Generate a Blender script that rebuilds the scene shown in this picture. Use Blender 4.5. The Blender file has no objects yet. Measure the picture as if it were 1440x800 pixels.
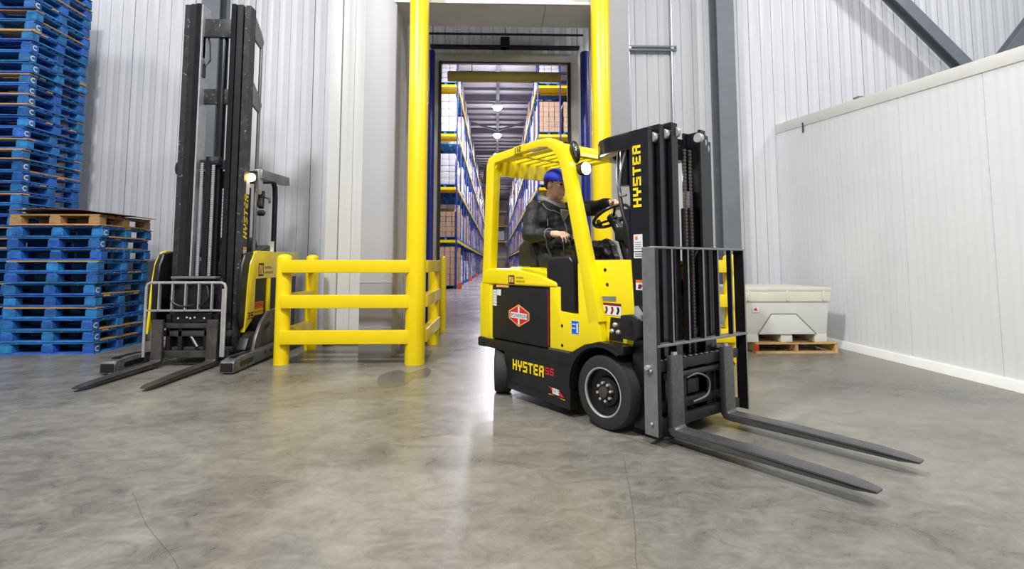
import bpy, bmesh, math, random
from math import sin, cos, pi, radians, sqrt
from mathutils import Vector as V, Matrix, noise
random.seed(7)
SC = bpy.context.scene
COL = SC.collection

# ---------------------------------------------------------------- camera
cd = bpy.data.cameras.new('camera'); cam = bpy.data.objects.new('camera', cd); COL.objects.link(cam)
cd.sensor_fit = 'HORIZONTAL'; cd.sensor_width = 36.0; cd.lens = 36.0 * 735 / 1440
cd.shift_y = -88 / 1440.0; cd.clip_end = 400
cam.location = (0, 0, 1.2)
cam.rotation_euler = (pi / 2 + math.atan(58 / 735.0), 0, -math.atan(22 / 735.0))
SC.camera = cam
SC.view_settings.view_transform = 'Standard'; SC.view_settings.look = 'None'
SC.view_settings.gamma = 1.0; SC.view_settings.use_curve_mapping = False
SC.view_settings.exposure = -0.08

# ---------------------------------------------------------------- world and lamps
W = bpy.data.worlds.new('world'); SC.world = W; W.use_nodes = True
bgn = W.node_tree.nodes['Background']
bgn.inputs[0].default_value = (0.93, 0.96, 1.0, 1); bgn.inputs[1].default_value = 0.36

def area(name, loc, target, size, power, col=(1, 1, 1)):
    l = bpy.data.lights.new(name, 'AREA'); l.shape = 'DISK'; l.size = size; l.energy = power; l.color = col
    o = bpy.data.objects.new(name, l); COL.objects.link(o); o.location = loc
    o.rotation_euler = (V(target) - V(loc)).to_track_quat('-Z', 'Y').to_euler()
    return o
area('overhead_light', (-9.2, 6.2, 8.2), (-6.0, 6.6, 0), 0.9, 130, (1, 1, 1))
area('overhead_light', (8.4, 4.6, 8.4), (5.0, 5.5, 0), 0.9, 230, (1, 1, 1))
area('overhead_light', (-3.4, 0.6, 8.6), (-1.0, 3.2, 0), 1.0, 850, (1.0, .99, .98))
area('overhead_light', (3.4, 0.2, 8.6), (2.4, 3.0, 0), 1.0, 420, (1.0, .99, .975))
area('overhead_light', (0.0, -4.0, 8.6), (0, 4.0, 0.5), 1.2, 400, (1, 1, 1))

# ---------------------------------------------------------------- materials
def s2l(c): return tuple(((x / 255.0) / 12.92 if x / 255.0 <= .04045 else ((x / 255.0 + .055) / 1.055) ** 2.4) for x in c)
MATS = {}
def mat(name, rgb, rough=.5, metal=0., var=.0, vscale=6., bump=0., bscale=40., rvar=0., emit=None, estr=0., objvar=0., rgb2=None, cut=.62, spec=.5, stretch=None, coat=0.):
    m = bpy.data.materials.new(name); m.use_nodes = True; nt = m.node_tree; N = nt.nodes; Lk = nt.links
    b = N['Principled BSDF']; c = s2l(rgb)
    b.inputs['Base Color'].default_value = (*c, 1); b.inputs['Roughness'].default_value = rough; b.inputs['Metallic'].default_value = metal
    b.inputs['Specular IOR Level'].default_value = spec; b.inputs['Coat Weight'].default_value = coat
    b.inputs['Coat Roughness'].default_value = .12
    tc = N.new('ShaderNodeTexCoord'); mp = N.new('ShaderNodeMapping'); Lk.new(tc.outputs['Object'], mp.inputs[0])
    if stretch: mp.inputs['Scale'].default_value = stretch
    out = None
    if var or rgb2 or rvar:
        n = N.new('ShaderNodeTexNoise'); n.inputs['Scale'].default_value = vscale; n.inputs['Detail'].default_value = 6; n.inputs['Roughness'].default_value = .6
        Lk.new(mp.outputs[0], n.inputs['Vector'])
        if objvar:
            oi = N.new('ShaderNodeObjectInfo'); ad = N.new('ShaderNodeVectorMath'); ad.operation = 'ADD'
            cb = N.new('ShaderNodeCombineXYZ'); mu = N.new('ShaderNodeMath'); mu.operation = 'MULTIPLY'; mu.inputs[1].default_value = 50
            Lk.new(oi.outputs['Random'], mu.inputs[0]); Lk.new(mu.outputs[0], cb.inputs[0]); Lk.new(mu.outputs[0], cb.inputs[2])
            Lk.new(mp.outputs[0], ad.inputs[0]); Lk.new(cb.outputs[0], ad.inputs[1]); Lk.new(ad.outputs[0], n.inputs['Vector'])
    if var:
        r = N.new('ShaderNodeValToRGB'); r.color_ramp.elements[0].position = .3; r.color_ramp.elements[1].position = .7
        r.color_ramp.elements[0].color = (*[x * (1 - var) for x in c], 1); r.color_ramp.elements[1].color = (*[min(1, x * (1 + var)) for x in c], 1)
        Lk.new(n.outputs['Fac'], r.inputs[0]); out = r.outputs[0]
    if objvar:
        oi2 = N.new('ShaderNodeObjectInfo'); hs = N.new('ShaderNodeHueSaturation')
        mr = N.new('ShaderNodeMapRange'); mr.inputs[3].default_value = 1 - objvar; mr.inputs[4].default_value = 1 + objvar
        Lk.new(oi2.outputs['Random'], mr.inputs[0]); Lk.new(mr.outputs[0], hs.inputs['Value'])
        mr2 = N.new('ShaderNodeMapRange'); mr2.inputs[3].default_value = .5 - objvar * .06; mr2.inputs[4].default_value = .5 + objvar * .06
        mx = N.new('ShaderNodeMath'); mx.operation = 'FRACT'; mm = N.new('ShaderNodeMath'); mm.operation = 'MULTIPLY'; mm.inputs[1].default_value = 17.3
        Lk.new(oi2.outputs['Random'], mm.inputs[0]); Lk.new(mm.outputs[0], mx.inputs[0]); Lk.new(mx.outputs[0], mr2.inputs[0]); Lk.new(mr2.outputs[0], hs.inputs['Hue'])
        if out: Lk.new(out, hs.inputs['Color'])
        else: hs.inputs['Color'].default_value = (*c, 1)
        out = hs.outputs[0]
    if rgb2:
        n2 = N.new('ShaderNodeTexNoise'); n2.inputs['Scale'].default_value = vscale * 2.3; n2.inputs['Detail'].default_value = 8; n2.inputs['Roughness'].default_value = .7
        Lk.new(n.inputs['Vector'].links[0].from_socket, n2.inputs['Vector'])
        r2 = N.new('ShaderNodeValToRGB'); r2.color_ramp.elements[0].position = cut; r2.color_ramp.elements[1].position = cut + .08
        Lk.new(n2.outputs['Fac'], r2.inputs[0]); mi = N.new('ShaderNodeMix'); mi.data_type = 'RGBA'
        Lk.new(r2.outputs[0], mi.inputs[0])
        if out: Lk.new(out, mi.inputs[6])
        else: mi.inputs[6].default_value = (*c, 1)
        mi.inputs[7].default_value = (*s2l(rgb2), 1); out = mi.outputs[2]
    if out: Lk.new(out, b.inputs['Base Color'])
    if rvar:
        mr3 = N.new('ShaderNodeMapRange'); mr3.inputs[1].default_value = .3; mr3.inputs[2].default_value = .7
        mr3.inputs[3].default_value = max(.02, rough - rvar); mr3.inputs[4].default_value = rough + rvar
        Lk.new(n.outputs['Fac'], mr3.inputs[0]); Lk.new(mr3.outputs[0], b.inputs['Roughness'])
    if bump:
        nb = N.new('ShaderNodeTexNoise'); nb.inputs['Scale'].default_value = bscale; nb.inputs['Detail'].default_value = 5
        Lk.new(mp.outputs[0], nb.inputs['Vector']); bp = N.new('ShaderNodeBump'); bp.inputs['Strength'].default_value = bump; bp.inputs['Distance'].default_value = .02
        Lk.new(nb.outputs['Fac'], bp.inputs['Height']); Lk.new(bp.outputs[0], b.inputs['Normal'])
    if emit:
        b.inputs['Emission Color'].default_value = (*s2l(emit), 1); b.inputs['Emission Strength'].default_value = estr
    MATS[name] = m; return m

mat('joint_grey', (120, 120, 122), .8)
mat('wall_white', (210, 212, 216), .45, var=.03, vscale=1.2, rvar=.08)
mat('wall_box', (240, 242, 246), .42, var=.03, vscale=1.0, rgb2=(214, 214, 212), cut=.78)
mat('cap_white', (232, 232, 228), .5, var=.04, vscale=3)
mat('portal_grey', (172, 172, 176), .5, var=.035, vscale=1.5)
mat('portal_inner', (190, 186, 186), .5, var=.06, vscale=2.0)
mat('door_white', (214, 214, 212), .42, var=.03, vscale=1.5)
mat('frame_beige', (190, 182, 170), .5, var=.12, vscale=5)
mat('kerb_concrete', (168, 165, 158), .8, var=.1, vscale=4, bump=.2)
mat('steel_grey', (112, 118, 124), .45, .1, var=.08, vscale=4)
mat('galvanised', (176, 180, 184), .35, .7, var=.12, vscale=12)
mat('guard_yellow', (236, 206, 6), .30, var=.05, vscale=3, rgb2=(60, 52, 12), cut=.80, bump=.05, bscale=30)
mat('truck_yellow', (246, 222, 10), .28, var=.03, vscale=3, coat=.3)
mat('truck_black', (26, 26, 28), .38, var=.25, vscale=8, bump=.1, bscale=120)
mat('mast_black', (24, 24, 30), .25, .2, var=.3, vscale=6, rgb2=(70, 70, 74), cut=.74, coat=.2)
mat('mast_worn', (56, 55, 59), .42, .35, var=.4, vscale=9, rgb2=(165, 160, 158), cut=.60)
mat('frame_dark', (38, 38, 41), .42, .3, var=.25, vscale=9)
mat('fork_steel', (90, 88, 88), .34, .5, var=.25, vscale=6, rgb2=(160, 158, 155), cut=.66, stretch=(1, 6, 6))
mat('fork_worn', (80, 76, 74), .36, .45, var=.35, vscale=7, rgb2=(150, 140, 134), cut=.62)
mat('backrest_steel', (132, 133, 136), .38, .45, var=.15, vscale=14)
mat('outrigger_steel', (96, 97, 100), .42, .4, var=.35, vscale=9, rgb2=(165, 165, 166), cut=.60)
mat('bare_steel', (190, 190, 192), .33, .5, var=.15, vscale=15)
mat('rubber', (40, 40, 42), .72, var=.15, vscale=12, bump=.12, bscale=60)
mat('rubber_hose', (22, 22, 24), .45)
mat('rim_black', (26, 26, 27), .45, .2, var=.3, vscale=20)
mat('seat_vinyl', (34, 34, 34), .5, bump=.08, bscale=150, var=.15, vscale=10)
mat('plastic_black', (28, 28, 30), .34, var=.1, vscale=9)
mat('mirror_glass', (120, 126, 134), .05, 1.0)
mat('red_lens', (170, 14, 10), .2, emit=(190, 20, 12), estr=.25)
mat('lamp_lens', (255, 255, 255), .2, emit=(250, 252, 255), estr=26)
mat('bar_yellow', (214, 200, 110), .5, var=.1, vscale=4)
mat('lamp_lens_warm', (255, 214, 160), .2, emit=(255, 190, 120), estr=45)
mat('decal_yellow', (252, 220, 16), .4); mat('decal_red', (214, 32, 44), .4); mat('decal_white', (226, 226, 224), .5)
mat('decal_black', (18, 18, 18), .4); mat('decal_blue', (22, 96, 190), .4); mat('decal_orange', (234, 110, 30), .5)
mat('decal_gold', (232, 176, 96), .4); mat('decal_grey', (120, 122, 126), .4); mat('decal_darkred', (120, 20, 40), .4)
mat('pallet_blue', (38, 108, 178), .6, var=.42, vscale=9, objvar=.34, rgb2=(128, 140, 150), cut=.62, bump=.15, bscale=30)
mat('pallet_blue_deck', (30, 92, 160), .65, var=.3, vscale=7, objvar=.38, rgb2=(186, 158, 122), cut=.59, bump=.15, bscale=30)
mat('logo_white', (214, 220, 226), .6)
mat('wood', (188, 148, 100), .7, var=.22, vscale=10, objvar=.2, stretch=(1, 6, 6), bump=.15)
mat('wood_dark', (150, 112, 72), .75, var=.25, vscale=9, objvar=.2, stretch=(1, 6, 6), bump=.15)
mat('cardboard', (128, 92, 62), .8, var=.12, vscale=5)
mat('bin_plastic', (206, 206, 200), .5, var=.06, vscale=3, rgb2=(150, 148, 142), cut=.72, bump=.05)
mat('bin_rim', (218, 216, 200), .45, var=.06, vscale=4, rgb2=(160, 156, 140), cut=.72)
mat('bin_line', (120, 120, 118), .6)
mat('skin', (232, 186, 160), .5, var=.06, vscale=14)
mat('jacket', (32, 32, 34), .62, var=.15, vscale=16, bump=.1, bscale=60)
mat('trousers', (20, 20, 22), .38, var=.2, vscale=14, bump=.1, bscale=40)
mat('piping_grey', (120, 122, 122), .6); mat('hoodie', (172, 170, 166), .85, var=.12, vscale=60, bump=.2, bscale=200)
mat('cap_blue', (26, 48, 176), .75, var=.12, vscale=40, bump=.1, bscale=200)
mat('hair', (44, 32, 26), .6); mat('eye', (30, 22, 20), .2); mat('lip', (176, 112, 98), .5)
mat('blue_post', (26, 40, 132), .32, var=.15, vscale=4, coat=.2)
mat('rack_blue', (34, 58, 150), .45, var=.15, vscale=3)
mat('rack_yellow', (240, 208, 24), .45, var=.1, vscale=3)
mat('rack_orange', (226, 96, 40), .5)
mat('wrap_white', (218, 217, 222), .28, var=.08, vscale=2.5, objvar=.12, bump=.5, bscale=5)
mat('carton_brown', (184, 154, 126), .6, var=.12, vscale=3, objvar=.22, bump=.1)
mat('carton_label', (236, 236, 232), .6)
mat('cold_wall', (196, 194, 204), .6); mat('cold_ceiling', (206, 204, 214), .6)
mat('cold_steel', (92, 90, 104), .6)
mat('soffit', (196, 196, 198), .6, var=.06, vscale=2, rgb2=(120, 116, 112), cut=.80)
mat('chain_steel', (92, 86, 84), .45, .6)
mat('tread', (90, 88, 70), .6, .3, var=.3, vscale=40)
mat('damp_concrete', (98, 95, 90), .24, var=.15, vscale=5); mat('crack_dark', (72, 69, 66), .8)
mat('stain', (84, 84, 84), .7)

def floor_material(name, c0, c1, rough, blot=1.0):
    m = bpy.data.materials.new(name); m.use_nodes = True; nt = m.node_tree; N = nt.nodes; Lk = nt.links; b = N['Principled BSDF']
    tc = N.new('ShaderNodeTexCoord')
    def nz(scale, det, r, st=None, dist=0.):
        n = N.new('ShaderNodeTexNoise'); n.inputs['Scale'].default_value = scale; n.inputs['Detail'].default_value = det
        n.inputs['Roughness'].default_value = r; n.inputs['Distortion'].default_value = dist
        mp = N.new('ShaderNodeMapping'); Lk.new(tc.outputs['Object'], mp.inputs[0]); Lk.new(mp.outputs[0], n.inputs['Vector'])
        if st: mp.inputs['Scale'].default_value = st
        return n
    a = nz(.55, 8, .66, (1, 1.3, 1), .6); d = nz(4.5, 9, .74, (1, 1.6, 1), .9); e = nz(26, 6, .7)
    def mth(op, x, y):
        k = N.new('ShaderNodeMath'); k.operation = op
        for i, q in enumerate((x, y)):
            if isinstance(q, (int, float)): k.inputs[i].default_value = q
            else: Lk.new(q, k.inputs[i])
        return k.outputs[0]
    s = mth('ADD', mth('MULTIPLY', a.outputs['Fac'], .50), mth('ADD', mth('MULTIPLY', d.outputs['Fac'], .38), mth('MULTIPLY', e.outputs['Fac'], .12)))
    r = N.new('ShaderNodeValToRGB'); r.color_ramp.elements[0].position = .37; r.color_ramp.elements[1].position = .63
    r.color_ramp.elements[0].color = (*s2l(c0), 1); r.color_ramp.elements[1].color = (*s2l(c1), 1); Lk.new(s, r.inputs[0])
    # darker oil stains with their own outline
    st = nz(.9, 5, .6, (1.0, 1.0, 1), 1.2); r2 = N.new('ShaderNodeValToRGB'); r2.color_ramp.elements[0].position = .60; r2.color_ramp.elements[1].position = .72
    Lk.new(st.outputs['Fac'], r2.inputs[0]); mi = N.new('ShaderNodeMix'); mi.data_type = 'RGBA'
    Lk.new(mth('MULTIPLY', r2.outputs[0], .45 * blot), mi.inputs[0]); Lk.new(r.outputs[0], mi.inputs[6]); mi.inputs[7].default_value = (*s2l((70, 68, 66)), 1)
    # hairline scratches
    w = nz(1.2, 3, .5, (6, .5, 1), .3); r3 = N.new('ShaderNodeValToRGB')
    cr = r3.color_ramp; cr.elements[0].position = .495; cr.elements[0].color = (0, 0, 0, 1); cr.elements[1].position = .5; cr.elements[1].color = (1, 1, 1, 1)
    cr.elements.new(.505).color = (0, 0, 0, 1); Lk.new(w.outputs['Fac'], r3.inputs[0])
    mi2 = N.new('ShaderNodeMix'); mi2.data_type = 'RGBA'; Lk.new(mth('MULTIPLY', r3.outputs[0], .10 * blot), mi2.inputs[0])
    Lk.new(mi.outputs[2], mi2.inputs[6]); mi2.inputs[7].default_value = (*s2l((60, 58, 56)), 1); Lk.new(mi2.outputs[2], b.inputs['Base Color'])
    mr = N.new('ShaderNodeMapRange'); mr.inputs[1].default_value = .35; mr.inputs[2].default_value = .65; mr.inputs[3].default_value = rough - .06; mr.inputs[4].default_value = rough + .10
    Lk.new(s, mr.inputs[0]); Lk.new(mr.outputs[0], b.inputs['Roughness'])
    bp = N.new('ShaderNodeBump'); bp.inputs['Strength'].default_value = .05; bp.inputs['Distance'].default_value = .02
    Lk.new(d.outputs['Fac'], bp.inputs['Height']); Lk.new(bp.outputs[0], b.inputs['Normal'])
    b.inputs['Specular IOR Level'].default_value = .42
    b.inputs['Coat Weight'].default_value = .08; b.inputs['Coat Roughness'].default_value = .16
    MATS[name] = m
floor_material('floor_concrete', (78, 75, 71), (146, 142, 131), .30)
floor_material('floor_cold', (128, 124, 130), (160, 156, 162), .22, .4)

# ---------------------------------------------------------------- mesh helpers
class MB:
    def __init__(s): s.v = []; s.f = []
    def add(s, vs, fs):
        o = len(s.v); s.v += [tuple(p) for p in vs]; s.f += [tuple(i + o for i in q) for q in fs]; return s
    def box(s, x0, x1, y0, y1, z0, z1):
        return s.add([(x0, y0, z0), (x1, y0, z0), (x1, y1, z0), (x0, y1, z0), (x0, y0, z1), (x1, y0, z1), (x1, y1, z1), (x0, y1, z1)],
                     [(0, 3, 2, 1), (4, 5, 6, 7), (0, 1, 5, 4), (1, 2, 6, 5), (2, 3, 7, 6), (3, 0, 4, 7)])
    def bar(s, p0, p1, w, h, up=(0, 0, 1)):
        p0, p1 = V(p0), V(p1); d = (p1 - p0).normalized(); u = V(up); r = d.cross(u)
        if r.length < 1e-4: r = d.cross(V((1, 0, 0)))
        r.normalize(); u = r.cross(d).normalized(); vs = []
        for p in (p0, p1):
            for a, b in ((-1, -1), (1, -1), (1, 1), (-1, 1)): vs.append(p + r * a * w / 2 + u * b * h / 2)
        return s.add(vs, [(3, 2, 1, 0), (4, 5, 6, 7), (0, 1, 5, 4), (1, 2, 6, 5), (2, 3, 7, 6), (3, 0, 4, 7)])
    def rail(s, pts, w, h, side=(0, 1, 0)):
        # rectangular section swept along a planar path whose plane normal is `side`; w across the side, h in plane
        P = [V(p) for p in pts]; sd = V(side).normalized(); n = len(P); vs = []
        for i in range(n):
            a = (P[i] - P[i - 1]).normalized() if i else (P[1] - P[0]).normalized()
            b = (P[i + 1] - P[i]).normalized() if i < n - 1 else a
            t = (a + b).normalized(); nn = t.cross(sd).normalized(); k = 1 / max(.4, nn.dot(a.cross(sd).normalized()))
            hh = h[i] if isinstance(h, (list, tuple)) else h
            for x, y in ((-1, -1), (1, -1), (1, 1), (-1, 1)): vs.append(P[i] + sd * x * w / 2 + nn * y * hh / 2 * k)
        fs = [(3, 2, 1, 0), tuple(4 * (n - 1) + j for j in range(4))]
        for i in range(n - 1):
            for j in range(4): fs.append((4 * i + j, 4 * i + (j + 1) % 4, 4 * i + 4 + (j + 1) % 4, 4 * i + 4 + j))
        return s.add(vs, fs)
    def tube(s, pts, r, n=10, closed=False):
        P = [V(p) for p in pts]; m = len(P); vs = []; fs = []; u = None
        for i in range(m):
            if closed: t = P[(i + 1) % m] - P[i - 1]
            else: t = P[min(i + 1, m - 1)] - P[max(i - 1, 0)]
            t.normalize()
            if u is None: u = t.cross(V((0, 0, 1))); u = u if u.length > 1e-3 else t.cross(V((1, 0, 0)))
            u = (u - t * u.dot(t)).normalized(); w = t.cross(u); rr = r[i] if isinstance(r, (list, tuple)) else r
            for k in range(n): a = 2 * pi * k / n; vs.append(P[i] + u * cos(a) * rr + w * sin(a) * rr)
        for i in range(m if closed else m - 1):
            j = (i + 1) % m
            for k in range(n): fs.append((i * n + k, i * n + (k + 1) % n, j * n + (k + 1) % n, j * n + k))
        if not closed: fs.append(tuple(range(n - 1, -1, -1))); fs.append(tuple((m - 1) * n + k for k in range(n)))
        return s.add(vs, fs)
    def cyl(s, p0, p1, r, n=16): return s.tube([p0, p1], r, n)
    def lathe(s, prof, c, axis='z', n=24, sgn=1, caps=(1, 1), loop=False):
        vs = []; fs = []; m = len(prof)
        for r, h in prof:
            for k in range(n):
                a = 2 * pi * k / n; p = (r * cos(a), r * sin(a), h)
                if axis == 'z': q = (p[0], p[1], p[2] * sgn)
                elif axis == 'y': q = (p[0], p[2] * sgn, p[1])
                else: q = (p[2] * sgn, p[0], p[1])
                vs.append((c[0] + q[0], c[1] + q[1], c[2] + q[2]))
        for i in range(m - 1):
            for k in range(n): fs.append((i * n + k, i * n + (k + 1) % n, (i + 1) * n + (k + 1) % n, (i + 1) * n + k))
        if loop:
            for k in range(n): fs.append(((m - 1) * n + k, (m - 1) * n + (k + 1) % n, (k + 1) % n, k))
        else:
            if caps[0]: fs.append(tuple(range(n)))
            if caps[1]: fs.append(tuple((m - 1) * n + k for k in range(n)))
        return s.add(vs, fs)
    def prism(s, poly, a0, a1, axis='y'):
        # poly in the two other axes: y -> (x,z), x -> (y,z), z -> (x,y)
        def mk(p, a): return (p[0], a, p[1]) if axis == 'y' else ((a, p[0], p[1]) if axis == 'x' else (p[0], p[1], a))
        n = len(poly); vs = [mk(p, a0) for p in poly] + [mk(p, a1) for p in poly]
        return s.add(vs, [tuple(range(n)), tuple(range(2 * n - 1, n - 1, -1))] + [(i, i + n, (i + 1) % n + n, (i + 1) % n) for i in range(n)])
    def ell(s, c, r, M=None, nu=16, nv=10):
        vs = []; fs = []
        for i in range(nv + 1):
            th = pi * i / nv
            for k in range(nu):
                p = V((r[0] * sin(th) * cos(2 * pi * k / nu), r[1] * sin(th) * sin(2 * pi * k / nu), r[2] * cos(th)))
                if M: p = M @ p
                vs.append(V(c) + p)
        for i in range(nv):
            for k in range(nu): fs.append((i * nu + k, (i + 1) * nu + k, (i + 1) * nu + (k + 1) % nu, i * nu + (k + 1) % nu))
        return s.add(vs, fs)
    def cap(s, p0, p1, r0, r1=None, n=14):
        r1 = r0 if r1 is None else r1; p0, p1 = V(p0), V(p1); d = p1 - p0
        if d.length < 1e-6: return s.ell(p0, (r0,) * 3)
        d.normalize(); pts = []; rs = []
        for i in range(5): a = pi / 2 * i / 4; pts.append(p0 - d * r0 * cos(a)); rs.append(max(1e-4, r0 * sin(a)))
        for i in range(5): a = pi / 2 * i / 4; pts.append(p1 + d * r1 * sin(a)); rs.append(max(1e-4, r1 * cos(a)))
        return s.tube(pts, rs, n)
    def xf(s, M, start=0):
        s.v[start:] = [tuple(M @ V(p)) for p in s.v[start:]]; return s
    def mesh(s, name, bevel=0., seg=2, ang=35):
        me = bpy.data.meshes.new(name); me.from_pydata(s.v, [], s.f); me.validate()
        bm = bmesh.new(); bm.from_mesh(me); bmesh.ops.remove_doubles(bm, verts=bm.verts, dist=1e-5)
        bmesh.ops.recalc_face_normals(bm, faces=bm.faces)
        if bevel:
            ed = [e for e in bm.edges if len(e.link_faces) == 2 and e.calc_face_angle(0) > radians(ang)]
            bmesh.ops.bevel(bm, geom=ed, offset=bevel, segments=seg, profile=.6, affect='EDGES', clamp_overlap=True)
        bm.to_mesh(me); bm.free()
        me.shade_smooth(); me.set_sharp_from_angle(angle=radians(ang)); return me
    def build(s, name, m, parent=None, bevel=0., seg=2, ang=35):
        return obj(name, s.mesh(name, bevel, seg, ang), m, parent)
def obj(name, me, m, parent=None, loc=None, rot=None):
    if m and not me.materials: me.materials.append(MATS[m])
    o = bpy.data.objects.new(name, me); COL.objects.link(o)
    if parent: o.parent = parent
    if loc: o.location = loc
    if rot: o.rotation_euler = rot
    return o
def empty(name, loc=(0, 0, 0), rz=0.):
    o = bpy.data.objects.new(name, None); o.empty_display_size = .2; COL.objects.link(o); o.location = loc; o.rotation_euler = (0, 0, rz); return o
def tag(o, label, cat, group=None):
    o['label'] = label; o['category'] = cat
    if group: o['group'] = group
    return o
def struct(o, label=None):
    o['kind'] = 'structure'
    if label: o['label'] = label
    return o
def copy_tree(o, parent=None):
    c = o.copy(); COL.objects.link(c)
    if parent: c.parent = parent
    for ch in list(o.children): copy_tree(ch, c)
    return c
GL = {'H': [(0, 0, .24, 1), (.6, 0, .84, 1), (.2, .4, .64, .6)], 'Y': [(0, .5, .24, 1), (.6, .5, .84, 1), (0, .38, .84, .58), (.3, 0, .54, .4)],
      'S': [(0, .8, .84, 1), (0, .45, .24, .9), (0, .4, .84, .6), (.6, .1, .84, .55), (0, 0, .84, .2)], 'T': [(0, .8, .84, 1), (.3, 0, .54, .9)],
      'E': [(0, 0, .24, 1), (0, .8, .8, 1), (0, .4, .74, .6), (0, 0, .8, .2)],
      'R': [(0, 0, .24, 1), (0, .8, .8, 1), (.6, .5, .84, .92), (0, .4, .78, .6), (.56, 0, .82, .44)],
      '5': [(0, .8, .8, 1), (0, .5, .24, .9), (0, .42, .8, .62), (.58, .08, .82, .54), (0, 0, .78, .2)],
      '3': [(0, .8, .8, 1), (.58, .08, .82, .92), (.2, .4, .8, .6), (0, 0, .8, .2)], '1': [(.3, 0, .54, 1)],
      '2': [(0, .8, .8, 1), (.58, .5, .82, .92), (0, .4, .8, .6), (0, .1, .24, .5), (0, 0, .82, .2)]}
def letters(s, origin, ux, uy, h, wscale=1., italic=0., gap=.16):
    # ux, uy unit vectors along the reading direction and up; h letter height
    mb = MB(); o = V(origin); ux = V(ux); uy = V(uy); x = 0.
    for ch in s:
        for a, b, c, d in GL[ch]:
            q = [(a, b), (c, b), (c, d), (a, d)]
            mb.add([o + ux * ((x + px_ + italic * py_) * h * wscale) + uy * (py_ * h) for px_, py_ in q], [(0, 1, 2, 3)])
        x += (.6 if ch == '1' else .84) + gap
    return mb
def quad(o, ux, uy, w, h):
    o, ux, uy = V(o), V(ux), V(uy); return MB().add([o, o + ux * w, o + ux * w + uy * h, o + uy * h], [(0, 1, 2, 3)])
_txt = {}
def text(s, origin, ux, uy, h, wscale=1.):
    if s not in _txt:
        c = bpy.data.curves.new('t', 'FONT'); c.body = s; c.size = 1; o = bpy.data.objects.new('t', c); COL.objects.link(o)
        dg = bpy.context.evaluated_depsgraph_get(); me = bpy.data.meshes.new_from_object(o.evaluated_get(dg))
        _txt[s] = ([tuple(v.co) for v in me.vertices], [tuple(p.vertices) for p in me.polygons])
        bpy.data.objects.remove(o); bpy.data.curves.remove(c); bpy.data.meshes.remove(me)
    vs, fs = _txt[s]; o = V(origin); ux = V(ux); uy = V(uy); k = h / .7
    return MB().add([o + ux * (p[0] * k * wscale) + uy * (p[1] * k) for p in vs], fs)
for s_ in ('POWERLINE', 'MATERIAL', 'HANDLING', 'DANGER', 'WARNING', 'ERTS'): text(s_, (0, 0, 0), (1, 0, 0), (0, 1, 0), 1)
def remesh(mb, name, vox, smooth=4, fold=0., fscale=9.):
    me = bpy.data.meshes.new('tmp'); me.from_pydata(mb.v, [], mb.f); o = bpy.data.objects.new('tmp', me); COL.objects.link(o)
    md = o.modifiers.new('r', 'REMESH'); md.mode = 'VOXEL'; md.voxel_size = vox; md.use_smooth_shade = True
    if smooth: sm = o.modifiers.new('s', 'SMOOTH'); sm.iterations = smooth; sm.factor = .5
    dg = bpy.context.evaluated_depsgraph_get(); r = bpy.data.meshes.new_from_object(o.evaluated_get(dg)); r.name = name
    if fold:
        co = [(v.co + v.normal * fold * ((noise.noise(V((v.co.x * fscale, v.co.y * fscale, v.co.z * fscale * 1.8)))) + .5 * noise.noise(v.co * fscale * 2.3))) for v in r.vertices]
        for v, c in zip(r.vertices, co): v.co = c
    bpy.data.objects.remove(o); bpy.data.meshes.remove(me); r.materials.clear(); r.shade_smooth(); return r

# ================================================================ SETTING
YW = 8.95
flo = struct(MB().box(-14, 14, -7, 9.0, -.2, 0).build('floor', 'floor_concrete'))
def smooth_path(p, n=6, closed=False):
    P = [V((a, b, 0)) for a, b in p]; m = len(P); out = []
    for i in range(m if closed else m - 1):
        a, b, c, d = (P[(i - 1) % m], P[i], P[(i + 1) % m], P[(i + 2) % m]) if closed else (P[max(i - 1, 0)], P[i], P[i + 1], P[min(i + 2, m - 1)])
        for k in range(n): t = k / n; out.append(.5 * ((2 * b) + (c - a) * t + (2 * a - 5 * b + 4 * c - d) * t * t + (3 * b - a - 3 * c + d) * t ** 3))
    return out if closed else out + [P[-1]]
wet = [(-1.179, 5.353), (-1.238, 5.751), (-1.104, 6.047), (-.958, 5.889), (-.80, 6.159), (-.725, 5.958), (-.734, 5.666), (-.868, 5.568), (-.897, 5.314), (-1.049, 5.2)]
MB().add([(p.x, p.y, .0012) for p in smooth_path(wet, 6, True)], [tuple(range(60))]).build('damp_patch', 'damp_concrete', flo)
def crack(pts, w):
    pp = smooth_path(pts, 8); m = MB(); n = len(pp)
    for i, p in enumerate(pp):
        t = (pp[min(i + 1, n - 1)] - pp[max(i - 1, 0)]).normalized(); s_ = V((-t.y, t.x, 0)) * (w * (.5 + .5 * abs(noise.noise(V((i * .7, 3, w * 99)))))); j = .004 * noise.noise(V((i * 1.3, w * 50, 0)))
        m.v += [tuple(p + s_ + V((j, 0, .0012))), tuple(p - s_ + V((j, 0, .0012)))]
    m.f = [(2 * i, 2 * i + 1, 2 * i + 3, 2 * i + 2) for i in range(n - 1)]; m.build('floor_crack', 'crack_dark', flo)
crack([(.80, 3.35), (.758, 3.134), (.71, 2.848), (.657, 2.576), (.608, 2.353), (.557, 2.143), (.50, 1.7)], .0016)
crack([(-1.9, 2.9), (-1.6, 2.55), (-1.25, 2.2), (-1.1, 1.9)], .0012)
crack([(-4.9, 3.9), (-4.3, 3.6), (-3.4, 3.45)], .0013)
struct(MB().box(-9, 9, 9.0, 90, -.2, 0).build('floor_cold_room', 'floor_cold'))

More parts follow.
